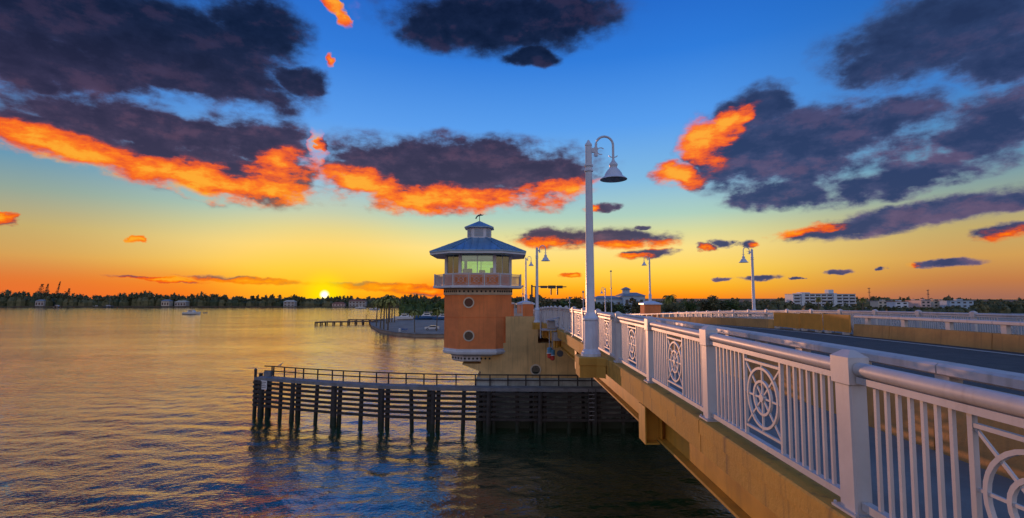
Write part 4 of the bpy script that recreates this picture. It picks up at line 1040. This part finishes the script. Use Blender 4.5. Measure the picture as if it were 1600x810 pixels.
# villa with cupola at the bridge end
VY = 175.
vx0, vx1 = at(932, 465, VY).x, at(1008, 465, VY).x; vz = at(980, 462.5, VY).z
vl = thing('villa', 'blue grey villa with low roof and a round lookout on top', 'building', ((vx0 + vx1) / 2, VY, .7))
block(vl, vx0, vx0 + (vx1 - vx0) * .55, VY + 2, VY + 12, .7, vz - 1.0, 'house_blue', 2, 4, .4, .5, flat=False, hip=.1)
block(vl, vx0 + (vx1 - vx0) * .55, vx1, VY, VY + 12, .7, vz, 'house_blue', 2, 3, .4, .5, flat=False, roof='grey_roof', hip=.1)
q = at(978, 449, VY + 5)
ck = part('lookout', MB().lathe([(1.35, vz), (1.35, q.z - .9)], 12, (q.x, VY + 5, 0)), 'house_blue', vl)
part('lookout_roof', MB().lathe([(1.9, q.z - .9), (1.9, q.z - .75), (.3, q.z)], 12, (q.x, VY + 5, 0)), 'grey_roof', vl)
# overhead gantry over the approach road
GY = 120.
ga_, gb_ = at(831, 448, GY), at(885, 448.5, GY)
gn = thing('sign_gantry', 'dark overhead gantry with flat signs beyond the tower', 'gantry', (ga_.x, GY, zc(GY)))
part('upright', MB().tube([(ga_.x, GY, zc(GY) - 3), (ga_.x, GY, ga_.z + .4)], .2, 8), 'dark_metal', gn)
part('upright', MB().tube([(ga_.x + .9, GY + 1, zc(GY) - 3), (ga_.x + .9, GY + 1, ga_.z)], .12, 8), 'dark_metal', gn)
part('beam', MB().bar((ga_.x, GY, ga_.z), (gb_.x, GY, gb_.z), .25, .22), 'dark_metal', gn)
for a, b, hh in ((844, 855, .32), (856, 868, .42), (869.5, 879, .38)):
    part('sign_panel', MB().box(at(a, 448, GY).x, at(b, 448, GY).x, GY - .32, GY - .14, gb_.z - hh, gb_.z + hh * .8), 'dark_metal', gn)
for px in (861, 871): part('signal_head', MB().cbox(at(px, 455, GY).x - .16, at(px, 455, GY).x + .16, GY - .2, GY + .15, at(px, 461, GY).z, gb_.z - .3, .03), 'dark_metal', gn)
# houses on the left shore
for px0, px1, yt, yb, m, rows, cols, lb, rfm in ((443, 460, 471, 479, 'house_white', 2, 3, 'white house with pale roof on the far shore left of the sun', 'house_cream'),
        (519, 538, 474, 480, 'house_pink', 1, 4, 'low pink lit house just right of the sun', 'red_tile'), (545, 571, 470, 480, 'house_white', 2, 5, 'large white two storey house right of the sun', 'red_tile'),
        (55, 68, 470, 476, 'house_white', 1, 3, 'low pale house below the tall pines on the left shore', 'grey_roof'), (252, 264, 470, 476, 'house_cream', 1, 3, 'small cream house above the anchored motor boat, to its left', 'grey_roof'), (273, 290, 471.5, 476, 'house_white', 1, 4, 'low cream house among trees just above the motor boat', 'house_cream')):
    Y = 588.; a, b = at(px0, yt, Y), at(px1, yb, Y)
    t = thing('shore_house', lb, 'house', ((a.x + b.x) / 2, Y, .7), 'houses on the far shore')
    block(t, a.x, b.x, Y, Y + 7, .7, a.z - .6, m, rows, cols, .5, .45, flat=False, roof=rfm)
# ------------------------------------------------------------------ boats, docks, cars
def hull(mb, L, W, H, n=12):
    rings = []
    for i in range(n + 1):
        f = i / n; w = W / 2 * (1 - max(0, (f - .45) / .55) ** 2.2) + .02; x = -L / 2 + L * f; sh = H * (1 + .35 * f ** 2)
        rings.append([(x, -w, sh), (x, -w * .85, .2 * H), (x + .0, 0, -.35 * H), (x, w * .85, .2 * H), (x, w, sh)])
    return mb.stack(rings)
def boat(px, py, L, label, face=1, z=0., sail=False, hullm='hull_white', rot=0., group='boats on the water', Y=None, dinghy=False):
    p = onz(px, py, z) if Y is None else Vector((at(px, py, Y).x, Y, z))
    t = thing('dinghy' if dinghy else 'sailing_boat' if sail else 'motor_boat', label, 'boat', (0, 0, 0), group)
    W, H = L * .3, L * .12
    part('hull', hull(MB(), L, W, H), hullm, t, True)
    part('deck', MB().box(-L * .47, L * .2, -W * .45, W * .45, H * .98, H * 1.06), 'hull_white', t)
    if dinghy:
        for sx in (-.25, .1): part('seat', MB().box(L * sx, L * sx + .25, -W * .42, W * .42, H * 1.07, H * 1.2), 'dock_wood', t)
        part('outboard', MB().cbox(-L * .56, -L * .5, -.12, .12, H * .3, H * 2.2, .03), 'dark_metal', t)
    elif sail:
        part('cabin', MB().cbox(-L * .2, L * .15, -W * .28, W * .28, H * 1.05, H * 1.6, .05), 'hull_white', t)
        part('mast', MB().tube([(L * .08, 0, H), (L * .08, 0, L * 1.25)], [.09, .05], 6), 'grey_metal', t)
        part('boom', MB().tube([(L * .08, 0, H * 2.2), (-L * .35, 0, H * 2.1)], .10, 6), 'hull_blue', t)
    else:
        cb_ = part('cabin', MB().stack([[(-L * .22, -W * .36, H * 1.05), (L * .2, -W * .36, H * 1.05), (L * .2, W * .36, H * 1.05), (-L * .22, W * .36, H * 1.05)], [(-L * .2, -W * .32, H * 2.05), (L * .08, -W * .32, H * 2.05), (L * .08, W * .32, H * 2.05), (-L * .2, W * .32, H * 2.05)]]), 'hull_white', t)
        part('window', MB().box(-L * .17, L * .06, -W * .352, -W * .335, H * 1.45, H * 1.85), 'window_glass', cb_)
        part('window', MB().box(-L * .17, L * .06, W * .335, W * .352, H * 1.45, H * 1.85), 'window_glass', cb_)
        part('canopy', MB().box(-L * .3, L * .1, -W * .36, W * .36, H * 2.4, H * 2.5), 'hull_white', t)
        for sx in (-.28, .05):
            for sy in (-.3, .3): part('canopy_post', MB().bar((L * sx, W * sy, H), (L * sx, W * sy, H * 2.4), .06, .06), 'grey_metal', t)
        part('antenna', MB().tube([(-L * .05, 0, H * 2.5), (-L * .05, 0, H * 3.6)], .04, 5), 'grey_metal', t)
    t.location = (p.x, p.y, z); t.rotation_euler.z = rot if face > 0 else math.pi + rot
    return t
boat(300, 491.5, 11, 'white motor boat anchored alone in the open water', 1)
boat(321, 489.5, 3.0, 'tiny dark dinghy trailing behind the anchored motor boat', 1, hullm='hull_blue', dinghy=True)
boat(90, 480.5, 9, 'white motor boat moored below the leaning conifer at the left shore', 1, hullm='hull_white')
boat(170, 480.5, 11, 'dark hulled sailing boat with tall mast moored at the left shore', 1, sail=True, hullm='hull_blue')
boat(152, 480, 9, 'white sailing boat with faint mast left of the dark hulled one', 1, sail=True)
boat(18, 479.5, 8, 'low blue hulled boat at the far left edge of the shore', 1, hullm='hull_blue')
boat(563, 482.5, 10, 'white motor boat moored in front of the large white shore house', -1)
boat(585, 484.5, 9, 'white motor boat moored left of the palm clump', -1)
for px, py, L, Y, lb, hm in ((630, 499, 8.5, 222, 'blue topped motor boat on the hard behind the palm clump', 'hull_white'), (640, 497, 7.5, 236, 'white motor boat stored behind the small palm', 'hull_white'), (665, 497, 10, 228, 'blue hulled motor boat left of the tower, behind the car park', 'hull_blue'), (690, 499, 8, 225, 'blue hulled motor boat partly hidden by the tower', 'hull_blue')):
    boat(px, py, L, lb, -1, 1.15, hullm=hm, Y=Y, group='boats on the hard behind the car park', rot=.2)
def dock(pts, label, piles, zt_=1.5):
    P = [onz(px, py, zt_) for px, py in pts]; t = thing('dock', label, 'dock', (P[0].x, P[0].y, 0), 'wooden docks off the car park')
    for a, b in zip(P[:-1], P[1:]):
        part('walkway', MB().bar(a, b, 2.0, .45), 'dock_wood', t)
        n = max(2, int((b - a).length / piles))
        for i in range(n + 1):
            c = a.lerp(b, i / n)
            for s in (-.9, .9): part('pile', MB().tube([(c.x, c.y + s, -1.5), (c.x, c.y + s, zt_ + (.25 if i == 0 else -.1))], .24, 7), 'dock_wood', t)
dock([(494, 504), (510, 503.3), (590, 502.5)], 'longer wooden dock reaching left from the car park tip', 2.6, 1.1)
dock([(545, 500), (600, 500)], 'shorter wooden dock behind the longer one', 2.6, 1.1)
p = onz(572, 500, 1.2); t = thing('dock_post', 'thin upright post standing on the shorter dock', 'post', tuple(p))
part('pole', MB().tube([tuple(p), (p.x, p.y, p.z + 1.9)], .12, 8), 'dock_wood', t); part('lamp_head', MB().lathe([(.1, 1.85), (.24, 1.95), (.2, 2.15), (.05, 2.25)], 8, tuple(p)), 'dock_wood', t)
p1, p2 = (-700, 425, .0), (-160, 428, .0)
sd_ = thing('shore_dock', 'long low dock lining the far left shore', 'dock', (-400, 570, 0))
part('walkway', MB().bar((-560, 571, 1.1), (-260, 569, 1.1), 2, .5), 'dock_wood', sd_)
pm = MB().tube([(0, 0, -1.5), (0, 0, 1.7)], .25, 6).mesh('pile', 'dock_wood')
for i in range(46): inst('pile', pm, sd_, (-560 + 300 * i / 45 + 400, 571 - 2 * i / 45 - 570, 0))
def car(px, py, L, label, rot, m='car_paint'):
    p = onz(px, py, .75); t = thing('parked_car', label, 'car', (0, 0, 0))
    s = L / 4.5; W = .9
    side = [(-2.25, .35), (2.25, .35), (2.27, .62), (2.15, .82), (1.2, .95), (.55, 1.42), (-.9, 1.46), (-1.75, 1.05), (-2.2, .95), (-2.27, .6)]
    part('body', MB().stack([[(x, -W, z) for x, z in side], [(x, W, z) for x, z in side]]), m, t)
    gw = [(.98, 1.0), (.5, 1.36), (-.85, 1.38), (-1.5, 1.02)]
    for sy in (-1, 1): part('window', MB().stack([[(x, sy * (W + .001), z) for x, z in gw], [(x, sy * (W + .02), z) for x, z in gw]]), 'window_glass', t)
    for x in (-1.4, 1.4):
        for sy in (-1, 1):
            wl = part('wheel', MB().tube([(x, sy * (W - .12), .34), (x, sy * (W + .05), .34)], .34, 14), 'tyre', t)
            part('rim', MB().tube([(x, sy * (W + .02), .34), (x, sy * (W + .07), .34)], .2, 10), 'grey_metal', wl)
    for x in (-2.26, 2.2):
        for sy in (-.65, .65): part('tail_light' if x < 0 else 'headlight', MB().box(x - .03, x + .06, sy - .14, sy + .14, .66, .82), 'red_lens' if x < 0 else 'sign_white', t)
    t.location = p; t.rotation_euler.z = rot; t.scale = (s, s, s)
car(675, 516, 4.4, 'silver white car parked by the seawall next to the tower', math.pi + .12)
p = onz(632, 518.5, .75)
bn = thing('bench', 'low dark blue bench near the seawall of the car park', 'bench', tuple(p))
part('seat', MB().box(p.x - .9, p.x + .9, p.y - .22, p.y + .22, p.z + .40, p.z + .48), 'hull_blue', bn)
part('backrest', MB().box(p.x - .9, p.x + .9, p.y + .22, p.y + .28, p.z + .5, p.z + .95), 'hull_blue', bn)
for s in (-.75, .75): part('leg', MB().box(p.x + s - .05, p.x + s + .05, p.y - .2, p.y + .2, p.z, p.z + .4), 'grey_metal', bn)
p = onz(624.5, 519, .75)
bt = thing('litter_bin', 'small white litter bin left of the dark blue bench', 'bin', tuple(p))
part('drum', MB().lathe([(.26, 0), (.3, .05), (.32, .85)], 12, tuple(p)), 'sign_white', bt, True); part('lid', MB().lathe([(.34, .86), (.34, .92), (.12, 1.1)], 12, tuple(p)), 'sign_white', bt)
